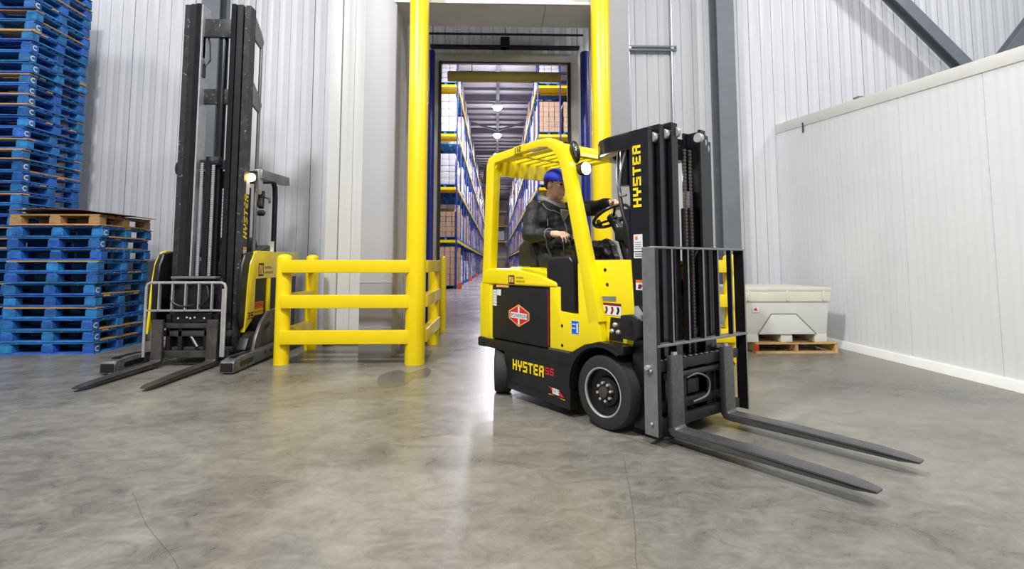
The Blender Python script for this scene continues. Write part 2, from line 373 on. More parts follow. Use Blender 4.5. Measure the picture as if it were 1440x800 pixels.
def ribbed(width, h, ribs, depth=.014, groove=.010, thick=.024, axis='x', z0=0.):
    # a vertical sheet with shallow ribs, front at -y (axis x) ; origin at lower left
    pts = []; p = width / ribs
    for i in range(ribs):
        a = i * p; g = groove if i else groove * 1.3; d = depth if i else thick * .8
        if i == 0: pts += [(.003, d), (g, d), (g, 0)]
        else: pts += [(a, 0), (a, d), (a + g, d), (a + g, 0)]
        c = a + p * .5; pts += [(c - .012, 0), (c - .004, depth * .28), (c + .004, depth * .28), (c + .012, 0)]
    pts += [(width - .003, 0)]
    poly = pts + [(width - .003, thick), (.003, thick)]
    return MB().prism([(q[0], q[1]) for q in poly], z0, h, axis='z')
# back wall core, with the doorway opening
DX0, DX1, DZ = -1.0, 1.28, 4.68
bw = MB().box(-14, DX0, 8.975, 9.25, 0, 12.4).box(DX1, 14, 8.975, 9.25, 0, 12.4).box(DX0, DX1, 8.975, 9.25, DZ + .15, 12.4)
wb = struct(bw.build('wall_back', 'joint_grey'))
pm = ribbed(1.03, 8.2, 5).mesh('panel')
x = DX0 - .13
for i in range(12): x -= 1.03; obj('panel', pm, 'wall_white', wb, (x, YW, 0))
x = DX1 + .14
for i in range(10): obj('panel', pm, 'wall_white', wb, (x, YW, 0)); x += 1.03
pm2 = ribbed((DX1 - DX0 + .27) / 2, 8.2, 6, z0=DZ + .12).mesh('panel')
for i in range(2): obj('panel', pm2, 'wall_white', wb, (DX0 - .13 + i * (DX1 - DX0 + .27) / 2, YW, 0))

# low concrete kerb wall along the left
struct(MB().box(-12, -4.3, 8.45, YW, 0, .80).build('trim_1', 'kerb_concrete', bevel=.015), 'grey concrete upstand along the foot of the left wall')

# steel columns against the back wall
def hcol(name, x0, x1, y0, y1, h, label):
    t = .022; m = MB().box(x0, x1, y0, y0 + t, 0, h).box(x0, x1, y1 - t, y1, 0, h).box((x0 + x1) / 2 - .01, (x0 + x1) / 2 + .01, y0 + t, y1 - t, 0, h)
    o = empty(name, ((x0 + x1) / 2, (y0 + y1) / 2, 0))
    m.v = [(a - (x0 + x1) / 2, b - (y0 + y1) / 2, c) for a, b, c in m.v]
    m.build('column_shaft', 'steel_grey', o)
    MB().box(-.24, .24, -.16, .16, 0, .03).build('base_plate', 'steel_grey', o)
    for q in ((-.2, -.14), (.2, -.14)): MB().cyl((q[0], q[1], .03), (q[0], q[1], .07), .012, 8).build('anchor_bolt', 'galvanised', o)
    return tag(o, label, 'column')
hcol('steel_column', 3.79, 4.09, 8.60, 8.93, 8.2, 'grey steel column on the back wall right of the doorway')
hcol('steel_column', -4.95, -4.65, 8.60, 8.93, 8.2, 'blue-grey steel column on the back wall behind the left mast')
def brace(p0, p1, label):
    p0, p1 = V(p0), V(p1); o = empty('diagonal_brace', p1); o_ = p1
    d = (p1 - p0).normalized(); up = V((0, 1, 0)); r = d.cross(up).normalized()
    a, b = p0 - o_, p1 - o_
    MB().bar(a, b, .20, .02, (0, 1, 0)).xf(Matrix.Translation((0, -.09, 0))).build('front_flange', 'steel_grey', o)
    MB().bar(a, b, .20, .02, (0, 1, 0)).xf(Matrix.Translation((0, .09, 0))).build('back_flange', 'steel_grey', o)
    MB().bar(a, b, .02, .16, (0, 1, 0)).build('web', 'steel_grey', o)
    return tag(o, label, 'brace', 'diagonal roof braces')
brace((6.0, 8.55, 6.75), (8.35, 8.55, 4.27), 'grey steel diagonal brace sloping down right above the white box wall')
brace((11.2, 8.55, 7.63), (8.35 + .24, 8.55, 4.52), 'grey steel diagonal brace cut by the right edge of the picture')

# conduits right of the doorway
t = empty('conduit_pair', (2.33, 8.9, 0))
for xx in (0, .76): MB().cyl((xx, -.01, 1.2), (xx, -.01, 8.2), .020, 10).build('conduit', 'galvanised', t)
MB().box(-.03, .84, -.05, .0, 4.93, 4.965).box(-.03, .84, -.05, .0, 4.985, 5.02).box(-.03, .84, -.01, .0, 4.965, 4.985).build('strut_channel', 'steel_grey', t)
for xx in (0, .76): MB().box(xx - .028, xx + .028, -.062, .012, 4.955, 4.995).build('pipe_clamp', 'galvanised', t)
MB().box(-.10, .10, -.12, .02, 1.05, 1.3).build('junction_box', 'galvanised', t, bevel=.01)
tag(t, 'pair of thin grey conduits on a strut channel right of the doorway', 'conduit')

# white low enclosure on the right
XB = 4.95
def ztop(y): return 3.24 + .0934 * (y - 4.62)
Y0, Y1 = 1.6, 8.95
core = MB().prism([(Y0, 0), (Y1, 0), (Y1, ztop(Y1) - .02), (Y0, ztop(Y0) - .02)], XB + .02, 11.0, axis='x')
wr = struct(core.build('wall_right', 'joint_grey'))
seams = [8.95, 8.41, 7.29, 6.17, 5.05, 3.93, 2.81, 1.6]
for a, b in zip(seams[:-1], seams[1:]):
    n = max(2, round((a - b) / .112)); p = (a - b) / n; poly = []
    for i in range(n):
        y = a - i * p; poly += [(XB if i == 0 else XB + .0014, y - (.004 if i == 0 else 0)), (XB if i == 0 else XB + .0014, y - .012), (XB, y - .03), (XB, y - p * .5), (XB + .0008, y - p * .5 - .02), (XB + .0008, y - p + .02)]
    poly += [(XB, b + .004), (XB + .02, b + .004), (XB + .02, a - .004)]
    m = MB().prism(poly, .08, 1.0, axis='z')
    m.v = [(q[0], q[1], (ztop(q[1]) - .12 if q[2] > .5 else q[2])) for q in m.v]
    m.build('panel', 'wall_box', wr)
cap = MB().prism([(Y0, ztop(Y0) - .125), (Y1, ztop(Y1) - .165), (Y1, ztop(Y1)), (Y0, ztop(Y0))], XB - .012, XB + .3, axis='x')
cap.build('cap_flashing', 'cap_white', wr, bevel=.004)
MB().box(XB - .016, XB - .012, 8.12, 8.16, 3.30, 3.46).build('seam_strip', 'stain', wr)
MB().prism([(XB - .09, 0), (XB - .03, .085), (XB + .02, .10), (XB + .02, 0)], Y0, Y1, axis='y').build('kerb', 'cap_white', wr, bevel=.004)
MB().box(XB + .1, XB + .18, 7.0, 7.1, ztop(7), ztop(7) + .07).build('roof_bracket', 'steel_grey', wr)

# portal bulkhead around the doorway
pt = empty('door_portal', (0, 6.81, 0))
def L(m, o): m.v = [(a - o[0], b - o[1], c - o[2]) for a, b, c in m.v]; return m
PO = (0, 6.81, 0)
L(MB().box(-1.755, -1.345, 6.81, 7.5, 0, 6.6), PO).build('jamb', 'portal_grey', pt, bevel=.006)
L(MB().box(1.37, 1.79, 6.81, 7.5, 0, 6.6), PO).build('jamb', 'portal_grey', pt, bevel=.006)
L(MB().box(-1.345, 1.37, 6.81, 7.5, 4.70, 6.6), PO).build('header', 'soffit', pt)
L(MB().box(-1.345, .66, 6.83, 7.49, 4.685, 4.70), PO).build('soffit_panel', 'soffit', pt)
L(MB().box(.668, 1.37, 6.83, 7.49, 4.685, 4.70), PO).build('soffit_panel', 'soffit', pt)
L(MB().box(-1.37, 1.40, 6.795, 6.815, 4.69, 4.725), PO).build('edge_trim', 'cap_white', pt)
L(MB().box(-1.36, -1.34, 6.82, 7.5, 0, 4.69), PO).build('jamb_lining', 'portal_inner', pt)
L(MB().box(1.365, 1.385, 6.82, 7.5, 0, 4.69), PO).build('jamb_lining', 'portal_inner', pt)
for z in (.37, .95): L(MB().box(-1.76, -1.34, 6.803, 6.811, z, z + .006), PO).build('seam', 'portal_inner', pt)
tag(pt, 'tall pale grey portal box framing the doorway', 'door portal')

# sliding door, open to the left, and the one side panel right
sd = empty('sliding_door', (-1.95, 7.88, 0))
m = ribbed(.95, 6.4, 5, z0=.03); m.v = [(a - .42, b - .0, c) for a, b, c in m.v]; m.build('door_skin', 'door_white', sd)
MB().box(-.60, -.42, -.03, .12, .02, 6.4).build('edge_trim', 'door_white', sd, bevel=.01)
MB().box(-.42, .55, .02, .12, .03, 6.4).build('door_core', 'door_white', sd)
MB().box(-.60, .55, -.02, .12, 0, .03).build('bottom_seal', 'rubber', sd)
tag(sd, 'white ribbed sliding door panel standing open left of the portal', 'sliding door')

# inner doorway frame, door track, blue posts
fr = empty('doorway_frame', (.14, YW, 0)); FO = (.14, YW, 0)
L(MB().box(DX0 - .13, DX0, 8.84, 9.27, 0, DZ), FO).build('jamb', 'frame_beige', fr, bevel=.005)
L(MB().box(DX1, DX1 + .14, 8.84, 9.27, 0, DZ), FO).build('jamb', 'frame_beige', fr, bevel=.005)
L(MB().box(DX0 - .13, DX1 + .14, 8.84, 8.97, DZ, DZ + .16), FO).build('lintel', 'frame_beige', fr, bevel=.005)
L(MB().box(DX0 - .14, DX1 + .15, 8.72, 8.84, DZ + .22, DZ + .26), FO).build('door_track', 'frame_dark', fr)
L(MB().cyl((DX0 - .2, 8.66, DZ + .42), (DX1 + .2, 8.66, DZ + .42), .02, 8), FO).build('track_cable', 'frame_dark', fr)
L(MB().box(.06, .22, 8.70, 8.84, DZ + .22, DZ + .40), FO).build('track_motor', 'frame_dark', fr, bevel=.01)
L(MB().box(DX0 + .0, DX0 + .05, 8.80, 8.84, 0, DZ), FO).build('seal', 'rubber', fr)
L(MB().box(DX1 - .05, DX1, 8.80, 8.84, 0, DZ), FO).build('seal', 'rubber', fr)
L(MB().box(DX0, DX1, 8.82, 8.84, DZ - .02, DZ), FO).build('seal', 'rubber', fr)
L(MB().box(-1.36, 1.78, 7.5, 8.62, 5.42, 5.5), PO).build('added_shade_panel', 'soffit', pt)  # unseen panel added above the gap to darken the wall over the door
tag(fr, 'beige inner doorway frame with dark door track above', 'door frame')
def bpost(x0, x1, label):
    c = (x0 + x1) / 2; r = (x1 - x0) / 2; o = empty('blue_post', (c, 8.62, 0))
    MB().lathe([(r, 0), (r, 4.74), (r * .9, 4.78)], (0, 0, 0), n=20).build('post_shaft', 'blue_post', o)
    MB().box(-r - .05, r + .05, -r - .04, r + .04, 0, .015).build('base_plate', 'blue_post', o); return tag(o, label, 'post', 'blue door posts')
bpost(-1.16, -1.04, 'blue tubular post on the left side of the doorway'); bpost(1.42, 1.585, 'thick dark blue post on the right side of the doorway')

# ---- yellow guard rails
def guard(posts, rails, label):
    ox, oy, _, _ = posts[0]; o = empty('guard_rail', (ox, oy, 0))
    for x, y, r, h in posts:
        MB().lathe([(r, 0), (r, h - r * .55)] + [(r * cos(a), h - r * .55 + r * .55 * sin(a)) for a in (.4, .8, 1.15, 1.4, 1.55)], (x - ox, y - oy, 0), n=28).build('post', 'guard_yellow', o)
    for (xa, ya), (xb, yb) in rails:
        for z0, z1 in ((1.085, 1.238), (.667, .822), (.246, .405)):
            w = .10
            if abs(xa - xb) > abs(ya - yb): m = MB().box(xa - ox, xb - ox, ya - oy - w / 2, ya - oy + w / 2, z0, z1)
            else: m = MB().box(xa - ox - w / 2, xa - ox + w / 2, ya - oy, yb - oy, z0, z1)
            m.build('rail', 'guard_yellow', o, bevel=.012)
    return tag(o, label, 'guard rail', 'yellow guard rails')
guard([(-2.56, 6.42, .088, 1.31), (-.975, 6.40, .12, 5.4), (-2.60, 7.5, .085, 1.32), (-.94, 7.95, .085, 1.24)],
      [((-2.55, 6.345), (-1.02, 6.345)), ((-2.585, 6.45), (-2.585, 7.48)), ((-.885, 6.45), (-.885, 7.93))], 'yellow three-rail guard with tall post left of the doorway')
guard([(2.90, 6.42, .088, 1.31), (1.315, 6.40, .12, 5.4), (2.9, 7.5, .085, 1.32), (1.34, 7.95, .085, 1.24)],
      [((1.36, 6.345), (2.89, 6.345)), ((2.89, 6.45), (2.89, 7.48)), ((1.30, 6.45), (1.30, 7.93))], 'yellow three-rail guard with tall post behind the forklift mast')
b = MB().lathe([(.062, 0), (.062, 1.27), (.05, 1.31), (.02, 1.325)], (0, 0, 0), n=20).build('bollard', 'guard_yellow'); b.location = (-.955, 9.40, 0)
tag(b, 'slim yellow bollard just inside the cold room doorway', 'bollard')

# ================================================================ COLD ROOM
CZ = 12.0
struct(MB().box(-9, -8.8, 9.25, 90, 0, CZ).build('wall_cold_left', 'cold_wall'))
struct(MB().box(8.8, 9, 9.25, 90, 0, CZ).build('wall_cold_right', 'cold_wall'))
struct(MB().box(-9, 9, 89.8, 90, 0, CZ).build('wall_cold_end', 'cold_wall'))
ce = struct(MB().box(-9, 9, 9.25, 90, CZ, CZ + .2).build('ceiling', 'cold_ceiling'))
pur = MB().box(-8.8, 8.8, -.05, .05, -.14, 0).mesh('purlin'); jo = MB().box(-8.8, 8.8, -.14, .14, -.42, 0).mesh('joist')
y = 12.0; i = 0
while y < 88:
    if i % 6 == 3: obj('joist', jo, 'cold_steel', ce, (0, y, CZ))
    else: obj('purlin', pur, 'cold_steel', ce, (0, y, CZ))
    y += 1.4; i += 1
MB().box(-.03, .17, 12, 88, CZ - .62, CZ - .42).build('spine_beam', 'cold_steel', ce)
for y in (40.0, 56.8, 73.6):
    for s in (-1, 1): MB().bar((s * 6, y - 7, CZ - .5), (.07, y, CZ - .5), .12, .12).build('wind_brace', 'cold_steel', ce)
area_n = ['nearest', 'second', 'third', 'fourth', 'fifth', 'sixth', 'seventh', 'eighth']
lm_b = MB().lathe([(.06, .42), (.10, .40), (.12, .28), (.30, .10), (.34, 0), (.33, 0)], (0, 0, 0), n=20).mesh('lamp_shade')
lm_l = MB().lathe([(.08, -.24), (.18, -.21), (.26, -.12), (.30, -.012), (.31, .0), (.30, .012)], (0, 0, 0), n=20).mesh('lamp_lens')
lm_r = MB().cyl((0, 0, .4), (0, 0, .73), .015, 8).mesh('lamp_rod')
for i in range(8):
    y = 31 + 7 * i; o = empty('high_bay_lamp', (.05, y, CZ - 1.35))
    obj('lamp_shade', lm_b, 'galvanised', o); obj('lamp_lens', lm_l, 'lamp_lens', o); obj('lamp_rod', lm_r, 'steel_grey', o)
    tag(o, area_n[i] + ' round high bay lamp in the row over the racking aisle', 'ceiling lamp', 'high bay lamps over the aisle')
for y in (20, 27, 34, 42, 52, 63, 75):
    l_ = bpy.data.lights.new('aisle_light', 'POINT'); l_.energy = 80 if y == 20 else 200; l_.color = (.94, .92, 1.0); l_.shadow_soft_size = .35
    o_ = bpy.data.objects.new('aisle_light', l_); COL.objects.link(o_); o_.location = (.05, y, CZ - 1.85)
    area('overhead_light', (.05, y, CZ - 1.7), (.05, y + (6 if y == 20 else 0), 0), 1.0, 950 if y == 20 else 470, (.94, .92, 1.0))  # the one nearest the doorway is added fill, tilted at the rack fronts
# clearance bar hanging inside the doorway
cb = empty('clearance_bar', (.14, 9.5, 4.66))
MB().lathe([(.085, -1.05), (.095, -1.03), (.095, 1.03), (.085, 1.05)], (0, 0, 0), axis='x', n=20).build('bar', 'bar_yellow', cb)
for s in (-.6, .6): MB().cyl((s, 0, .09), (s, 0, .45), .008, 6).build('hanger_chain', 'chain_steel', cb); MB().box(s - .02, s + .02, -.26, .02, .43, .47).build('bracket', 'galvanised', cb)
tag(cb, 'yellow clearance bar hanging across the top of the cold room doorway', 'clearance bar')

# racks
LV = [2.30, 4.81, 7.39, 9.80]; YR = 24.75; BAY = 2.7; NB = 22
up_m = MB().box(-.03, .03, -.05, .05, 0, 11.2).mesh('upright'); bm_m = MB().box(-.03, .03, .06, BAY - .06, -.13, 0).mesh('beam')
foot_m = MB().box(-.10, .10, -.12, .12, 0, .28).mesh('post_guard')
def rack(sx, xf, label):
    o = empty('pallet_rack', (sx * xf, YR, 0))
    for i in range(NB + 1):
        obj('upright', up_m, 'rack_blue', o, (sx * .06, i * BAY, 0)); 
        if i % 2 == 0: obj('upright', up_m, 'rack_blue', o, (sx * 1.15, i * BAY, 0))
        if i in (0, 4, 8): obj('post_guard', foot_m, 'rack_orange', o, (sx * -.11, i * BAY, 0))
        if i < NB:
            for z in LV: obj('beam', bm_m, 'rack_yellow', o, (sx * .03, i * BAY, z))
    for z in LV:
        MB().box(sx * .1, sx * 2.7, -.03, .03, z - .13, z).build('end_beam', 'rack_yellow', o)
        MB().box(sx * .1, sx * 2.7, 1.0, 1.06, z - .13, z).build('end_beam', 'rack_yellow', o)
        MB().box(sx * .1, sx * 2.7, .03, 1.0, z - .02, z - .005).build('deck_sheet', 'rack_yellow', o)
    for z in (3.2, 5.7, 8.2):
        MB().box(sx * .1, sx * 2.7, 1.28, 1.33, z, z + .06).build('end_brace', 'rack_blue', o)
    return tag(o, label, 'pallet rack', 'pallet racks along the aisle')
rack(-1, 1.83, 'blue and yellow pallet rack on the left of the aisle'); rack(1, 1.93, 'blue and yellow pallet rack on the right of the aisle')
def load_mesh(kind, h):
    mb = MB(); r = random.Random(kind * 7 + int(h * 100))
    if kind == 0:   # wrapped white
        nl = 5; dz = h / nl
        for k in range(nl):
            a, b = .53 + r.uniform(-.02, .02) - (.04 if k == nl - 1 else 0), .56 + r.uniform(-.02, .02) - (.04 if k == nl - 1 else 0)
            for i in range(3):
                for j in range(2): mb.box(-a + i * 2 * a / 3 + .004, -a + (i + 1) * 2 * a / 3 - .004, -b + j * b, -b + (j + 1) * b - .006, .15 + k * dz, .15 + (k + 1) * dz - .006)
        return mb.mesh('load', bevel=.035, seg=2)
    else:
        nz = max(2, round(h / .25)); dz = h / nz
        for k in range(nz):
            for i in range(4):
                for j in range(3):
                    e = .006 + r.random() * .014
                    mb.box(-.55 + i * .275 + e, -.55 + (i + 1) * .275 - e, -.58 + j * .387 + e, -.58 + (j + 1) * .387 - e, .15 + k * dz, .15 + (k + 1) * dz - .012)
    return mb.mesh('load')
PB = MB()
for a in (-.5, 0, .5):
    PB.box(a - .06, a + .06, -.58, .58, 0, .12)
PB.box(-.56, .56, -.6, .6, .12, .145)
pal_small = PB.mesh('pallet_base')
HS = [1.2, 1.5, 1.85]
LMS = {(k, h): load_mesh(k, h) for k in (0, 1) for h in HS}
rr = random.Random(5); lev_n = ['floor', 'second', 'third', 'fourth', 'top']; bay_n = ['first', 'second', 'third', 'fourth', 'fifth', 'sixth', 'seventh', 'eighth', 'ninth', 'tenth', 'eleventh', 'twelfth', 'thirteenth']; far = {-1: MB(), 1: MB()}; far2 = {-1: MB(), 1: MB()}
for sx, xf, side in ((-1, 1.83, 'left'), (1, 1.93, 'right')):
    for li, z in enumerate([0] + LV):
        for b in range(NB):
            for q in range(2):
                k = 0 if rr.random() < .62 else 1
                if b == 0: k = ((1, 1, 0, 0, 0) if sx < 0 else (1, 0, 0, 1, 0))[li]
                h = HS[rr.randrange(3)] if z < 9 else HS[0]
                if rr.random() < .06: continue
                xx = sx * (xf + .60 + rr.uniform(-.03, .05)); yy = YR + b * BAY + (.72 if q == 0 else 1.98)
                if b == 0 and q == 0: yy = YR + .66
                if b < 13:
                    o = obj('pallet_load', LMS[(k, h)], None, None, (xx, yy, z + .004))
                    if not LMS[(k, h)].materials: LMS[(k, h)].materials.append(MATS['wrap_white' if k == 0 else 'carton_brown'])
                    obj('pallet_base', pal_small, 'pallet_blue' , o)
                    kn = 'white wrapped' if k == 0 else 'brown carton'
                    tag(o, f'{kn} load, {side} rack, {lev_n[li]} level, {bay_n[b]} bay from the doorway, {"near" if q == 0 else "far"} half', 'pallet load', f'{kn} loads, {lev_n[li]} level, {side} rack')
                else:
                    tgt = far if k == 0 else far2
                    tgt[sx].box(xx - .55, xx + .55, yy - .58, yy + .58, z + .15, z + .15 + h).box(xx - .5, xx + .5, yy - .58, yy + .58, z, z + .12)
# the two end bays are double wide: the stacks seen face-on from the doorway
def front_load(x, y, z, kind, h, label):
    o = obj('pallet_load', LMS[(kind, h)], None, None, (x, y, z + .004)); obj('pallet_base', pal_small, 'pallet_blue', o)
    tag(o, label, 'pallet load')
front_load(-3.75, YR + .66, 4.81, 0, 1.85, 'white wrapped load at the left end of the rack front, third level')
front_load(-3.75, YR + .66, 0, 1, 1.85, 'brown carton load at the left end of the rack front, floor level')
front_load(3.80, YR + .66, 7.39, 1, 1.5, 'brown carton load at the right end of the rack front, fourth level')
front_load(3.80, YR + .66, 2.30, 1, 1.5, 'brown carton load at the right end of the rack front, second level')
for s, side in ((-1, 'left'), (1, 'right')):
    o = far[s].build('distant_wrapped_loads', 'wrap_white'); o['kind'] = 'stuff'; tag(o, f'distant white wrapped loads deep in the {side} aisle rack', 'pallet loads')
    o = far2[s].build('distant_carton_loads', 'carton_brown'); o['kind'] = 'stuff'; tag(o, f'distant brown carton loads deep in the {side} aisle rack', 'pallet loads')
o = empty('pallet_rack', (0, 86.5, 0))
for x in (-1.8, 0, 1.8): MB().box(x - .06, x + .06, -.06, .06, 0, 11).build('upright', 'rack_blue', o)
for z in LV:
    MB().box(-4, 4, -.04, .04, z - .16, z).build('beam', 'rack_yellow', o); MB().box(-4, 4, .04, 1.4, z - .03, z).build('deck_sheet', 'rack_yellow', o)
tag(o, 'far pallet rack with yellow beams crossing the end of the aisle', 'pallet rack')
for i, (x, z, k) in enumerate(((-.7, 4.81, 1), (-.75, 0, 0), (.85, 0, 1), (-.8, 2.3, 0), (.8, 4.81, 0), (.8, 7.39, 1))):
    o = obj('pallet_load', LMS[(k, 1.5)], None, None, (x, 87.2, z + .004)); obj('pallet_base', pal_small, 'pallet_blue', o); tag(o, f'{("white wrapped", "brown carton")[k]} load in the far end rack, {lev_n[([0] + LV).index(z)]} level, {"left" if x < 0 else "right"} of centre', 'pallet load', 'loads in the far end rack')

# ================================================================ PALLETS
PW, PD, PH = 1.20, 1.01, .150
blk = MB().box(-.075, .075, -.06, .06, 0, .092).mesh('block', bevel=.004, seg=1)
brd_long = MB().box(-PW / 2, PW / 2, -.05, .05, 0, .019).mesh('deck_board'); brd_lead = MB().box(-PW / 2, PW / 2, -.066, .066, 0, .019).mesh('deck_board')
brd_cross = MB().box(-.06, .06, -PD / 2, PD / 2, 0, .019).mesh('stringer_board'); brd_bot = MB().box(-.06, .06, -PD / 2 + .13, PD / 2 - .13, 0, .019).mesh('bottom_board')
brd_botx = MB().box(-PW / 2, PW / 2, -.06, .06, 0, .019).mesh('bottom_board')
cm = MB(); seg = 14; R0, R1 = .037, .021
for i in range(seg):
    a, b_ = radians(50) + radians(260) * i / seg, radians(50) + radians(260) * (i + 1) / seg
    cm.add([(0, R0 * cos(a) * 1.2, R0 * sin(a)), (0, R0 * cos(b_) * 1.2, R0 * sin(b_)), (0, R1 * cos(b_) * 1.2, R1 * sin(b_)), (0, R1 * cos(a) * 1.2, R1 * sin(a))], [(0, 1, 2, 3)])
cmesh = cm.mesh('logo_mark')
PMESH = {}
def make_pallet(mblk, mdeck, logo=True):
    o = empty('pallet')
    def o_(n, me, m, loc):
        key = (me.name, m)
        if key not in PMESH: PMESH[key] = me.copy(); PMESH[key].materials.clear(); PMESH[key].materials.append(MATS[m])
        return obj(n, PMESH[key], m, o, loc)
    bx = []
    for x in (-PW / 2 + .075, 0, PW / 2 - .075):
        for y in (-PD / 2 + .06, 0, PD / 2 - .06): bx.append(o_('block', blk, mblk, (x, y, .019)))
        o_('stringer_board', brd_cross, mblk, (x, 0, .111))
    for y in (-PD / 2 + .06, PD / 2 - .06): o_('bottom_board', brd_botx, mblk, (0, y, 0))
    for x in (-PW / 2 + .06, 0, PW / 2 - .06): o_('bottom_board', brd_bot, mblk, (x, 0, 0))
    ys = [-PD / 2 + .066, -.29, -.145, 0, .145, .29, PD / 2 - .066]
    for i, y in enumerate(ys): o_('deck_board', brd_lead if i in (0, 6) else brd_long, mdeck, (0, y, .130))
    if logo:
        c = obj('logo_mark', cmesh, 'logo_white', bx[6], (.0765, .0, .044))
    return o
ORD = ['lowest', 'second', 'third', 'fourth', 'fifth', 'sixth', 'seventh', 'eighth', 'ninth', 'tenth', 'eleventh', 'twelfth', 'thirteenth', 'fourteenth', 'fifteenth', 'sixteenth', 'seventeenth', 'eighteenth', 'nineteenth', 'twentieth']
ORD += ['twenty-' + w for w in ('first', 'second', 'third', 'fourth', 'fifth', 'sixth', 'seventh', 'eighth', 'ninth')] + ['thirtieth'] + ['thirty-' + w for w in ('first', 'second', 'third', 'fourth', 'fifth', 'sixth', 'seventh')]
proto = make_pallet('pallet_blue', 'pallet_blue_deck'); first = True; rp = random.Random(11)
PP = .1552
for n, xc, yc, stack in ((11, -5.94, 7.70, 'short stack under the cardboard sheet'), (35, -7.21, 7.91, 'tall stack at the left edge')):
    for i in range(n):
        o = proto if first else copy_tree(proto); first = False
        # boards bow and nails stand proud: each sits a few millimetres above the next
        o.location = (xc + rp.uniform(-.022, .022) + (.02 * (n == 35) * (i / 35)), yc + rp.uniform(-.02, .02), i * PP if n == 11 else i * .1556)
        o.rotation_euler = (0, 0, rp.uniform(-.02, .02))
        w = ORD[i] if i == 0 else ORD[i] + ' from the floor'
        for ch in list(o.children):
            if o is not proto and ch.name.startswith(('deck_board', 'bottom_board')) and rp.random() < .16:      # unpainted replacement boards
                base = ch.data.name.split('.')[0]; key = (ch.data.name, 'bare')
                if key not in PMESH: PMESH[key] = ch.data.copy(); PMESH[key].materials.clear(); PMESH[key].materials.append(MATS['wood'])
                ch.data = PMESH[key]
        if o is not proto and rp.random() < .25:
            for ch in list(o.children):
                if ch.name.startswith('block'):
                    for g in list(ch.children): bpy.data.objects.remove(g)
        tag(o, f'worn blue wooden pallet, {w} in the {stack}', 'pallet', 'blue pallets in the ' + stack)
wp = make_pallet('wood', 'wood_dark', False); wp.location = (-5.93, 7.69, 11 * PP + .002); wp.rotation_euler = (0, 0, -.015)
tag(wp, 'bare wooden pallet on top of the short blue stack', 'pallet')
sh = MB(); nx, ny = 14, 8
for k in range(2):
    for j in range(ny + 1):
        for i in range(nx + 1):
            u, w = i / nx, j / ny; zz = .012 + .035 * sin(u * 2.6 + .4) * (1 - w * .4) + .02 * noise.noise(V((u * 3, w * 3, 1))) - .06 * max(0, u - .8) * 2
            sh.v.append((-.60 + 1.27 * u, -.53 + 1.06 * w, zz + .006 * k))
P_ = (nx + 1) * (ny + 1)
for j in range(ny):
    for i in range(nx):
        a = j * (nx + 1) + i; sh.f.append((a, a + 1, a + nx + 2, a + nx + 1)); sh.f.append((a + P_, a + nx + 1 + P_, a + nx + 2 + P_, a + 1 + P_))
bd = [i for i in range(nx + 1)] + [j * (nx + 1) + nx for j in range(1, ny + 1)] + [ny * (nx + 1) + i for i in range(nx - 1, -1, -1)] + [j * (nx + 1) for j in range(ny - 1, 0, -1)]
for a, b_ in zip(bd, bd[1:] + bd[:1]): sh.f.append((a, a + P_, b_ + P_, b_))
o = sh.build('cardboard_sheet', 'cardboard'); o.location = (-5.93, 7.68, 11 * PP + .172); tag(o, 'warped brown cardboard sheet lying on the short pallet stack', 'cardboard')

# bin and its pallet on the right
def wood_pallet(w, d, h):
    o = empty('pallet')
    for y, in ((-d / 2 + .02,), (0,), (d / 2 - .02,)):
        MB().box(-w / 2, w / 2, y - .019, y + .019, .018, h - .018).build('stringer', 'wood', o)
    for i in range(6):
        x = -w / 2 + .05 + i * (w - .1) / 5; 
        MB().box(x - .05, x + .05, -d / 2, d / 2, h - .018, h).build('deck_board', 'wood', o)
    for x in (-w / 2 + .05, 0, w / 2 - .05): MB().box(x - .045, x + .045, -d / 2, d / 2, 0, .018).build('bottom_board', 'wood', o)
    return o
bp = empty('pallet', (4.03, 7.55, 0)); w_, d_, h_ = 1.12, 1.12, .135
for x in (-w_ / 2 + .02, 0, w_ / 2 - .02): MB().box(x - .02, x + .02, -d_ / 2 + .01, d_ / 2 - .01, .018, h_ - .018).build('stringer', 'wood', bp)
for i in range(6):
    y = -d_ / 2 + .06 + i * (d_ - .12) / 5
    if i == 0:
        MB().prism([(-w_ / 2, y - .06), (w_ / 2, y - .055), (w_ / 2, y + .06), (.30, y + .06), (.26, y - .01), (-.10, y - .02), (-.16, y + .06), (-w_ / 2, y + .06)], h_ - .018, h_, axis='z').build('deck_board', 'wood', bp)
    else: MB().box(-w_ / 2, w_ / 2, y - .055, y + .055, h_ - .018, h_).build('deck_board', 'wood', bp)
for y in (-d_ / 2 + .05, 0, d_ / 2 - .05): MB().box(-w_ / 2, w_ / 2, y - .05, y + .05, 0, .018).build('bottom_board', 'wood', bp)
MB().box(-w_ / 2 - .002, -w_ / 2 + .042, -d_ / 2 + .006, -d_ / 2 + .014, .03, .11).build('red_paint', 'decal_red', bp)
tag(bp, 'broken natural wood pallet under the grey plastic bin', 'pallet')
bn = empty('plastic_bin', (3.93, 7.56, .136))
def frustum(a, b, z0, z1, c, d):  # half sizes at z0 (a,b) and z1 (c,d)
    return MB().add([(-a, -b, z0), (a, -b, z0), (a, b, z0), (-a, b, z0), (-c, -d, z1), (c, -d, z1), (c, d, z1), (-c, d, z1)], [(3, 2, 1, 0), (4, 5, 6, 7), (0, 1, 5, 4), (1, 2, 6, 5), (2, 3, 7, 6), (3, 0, 4, 7)])
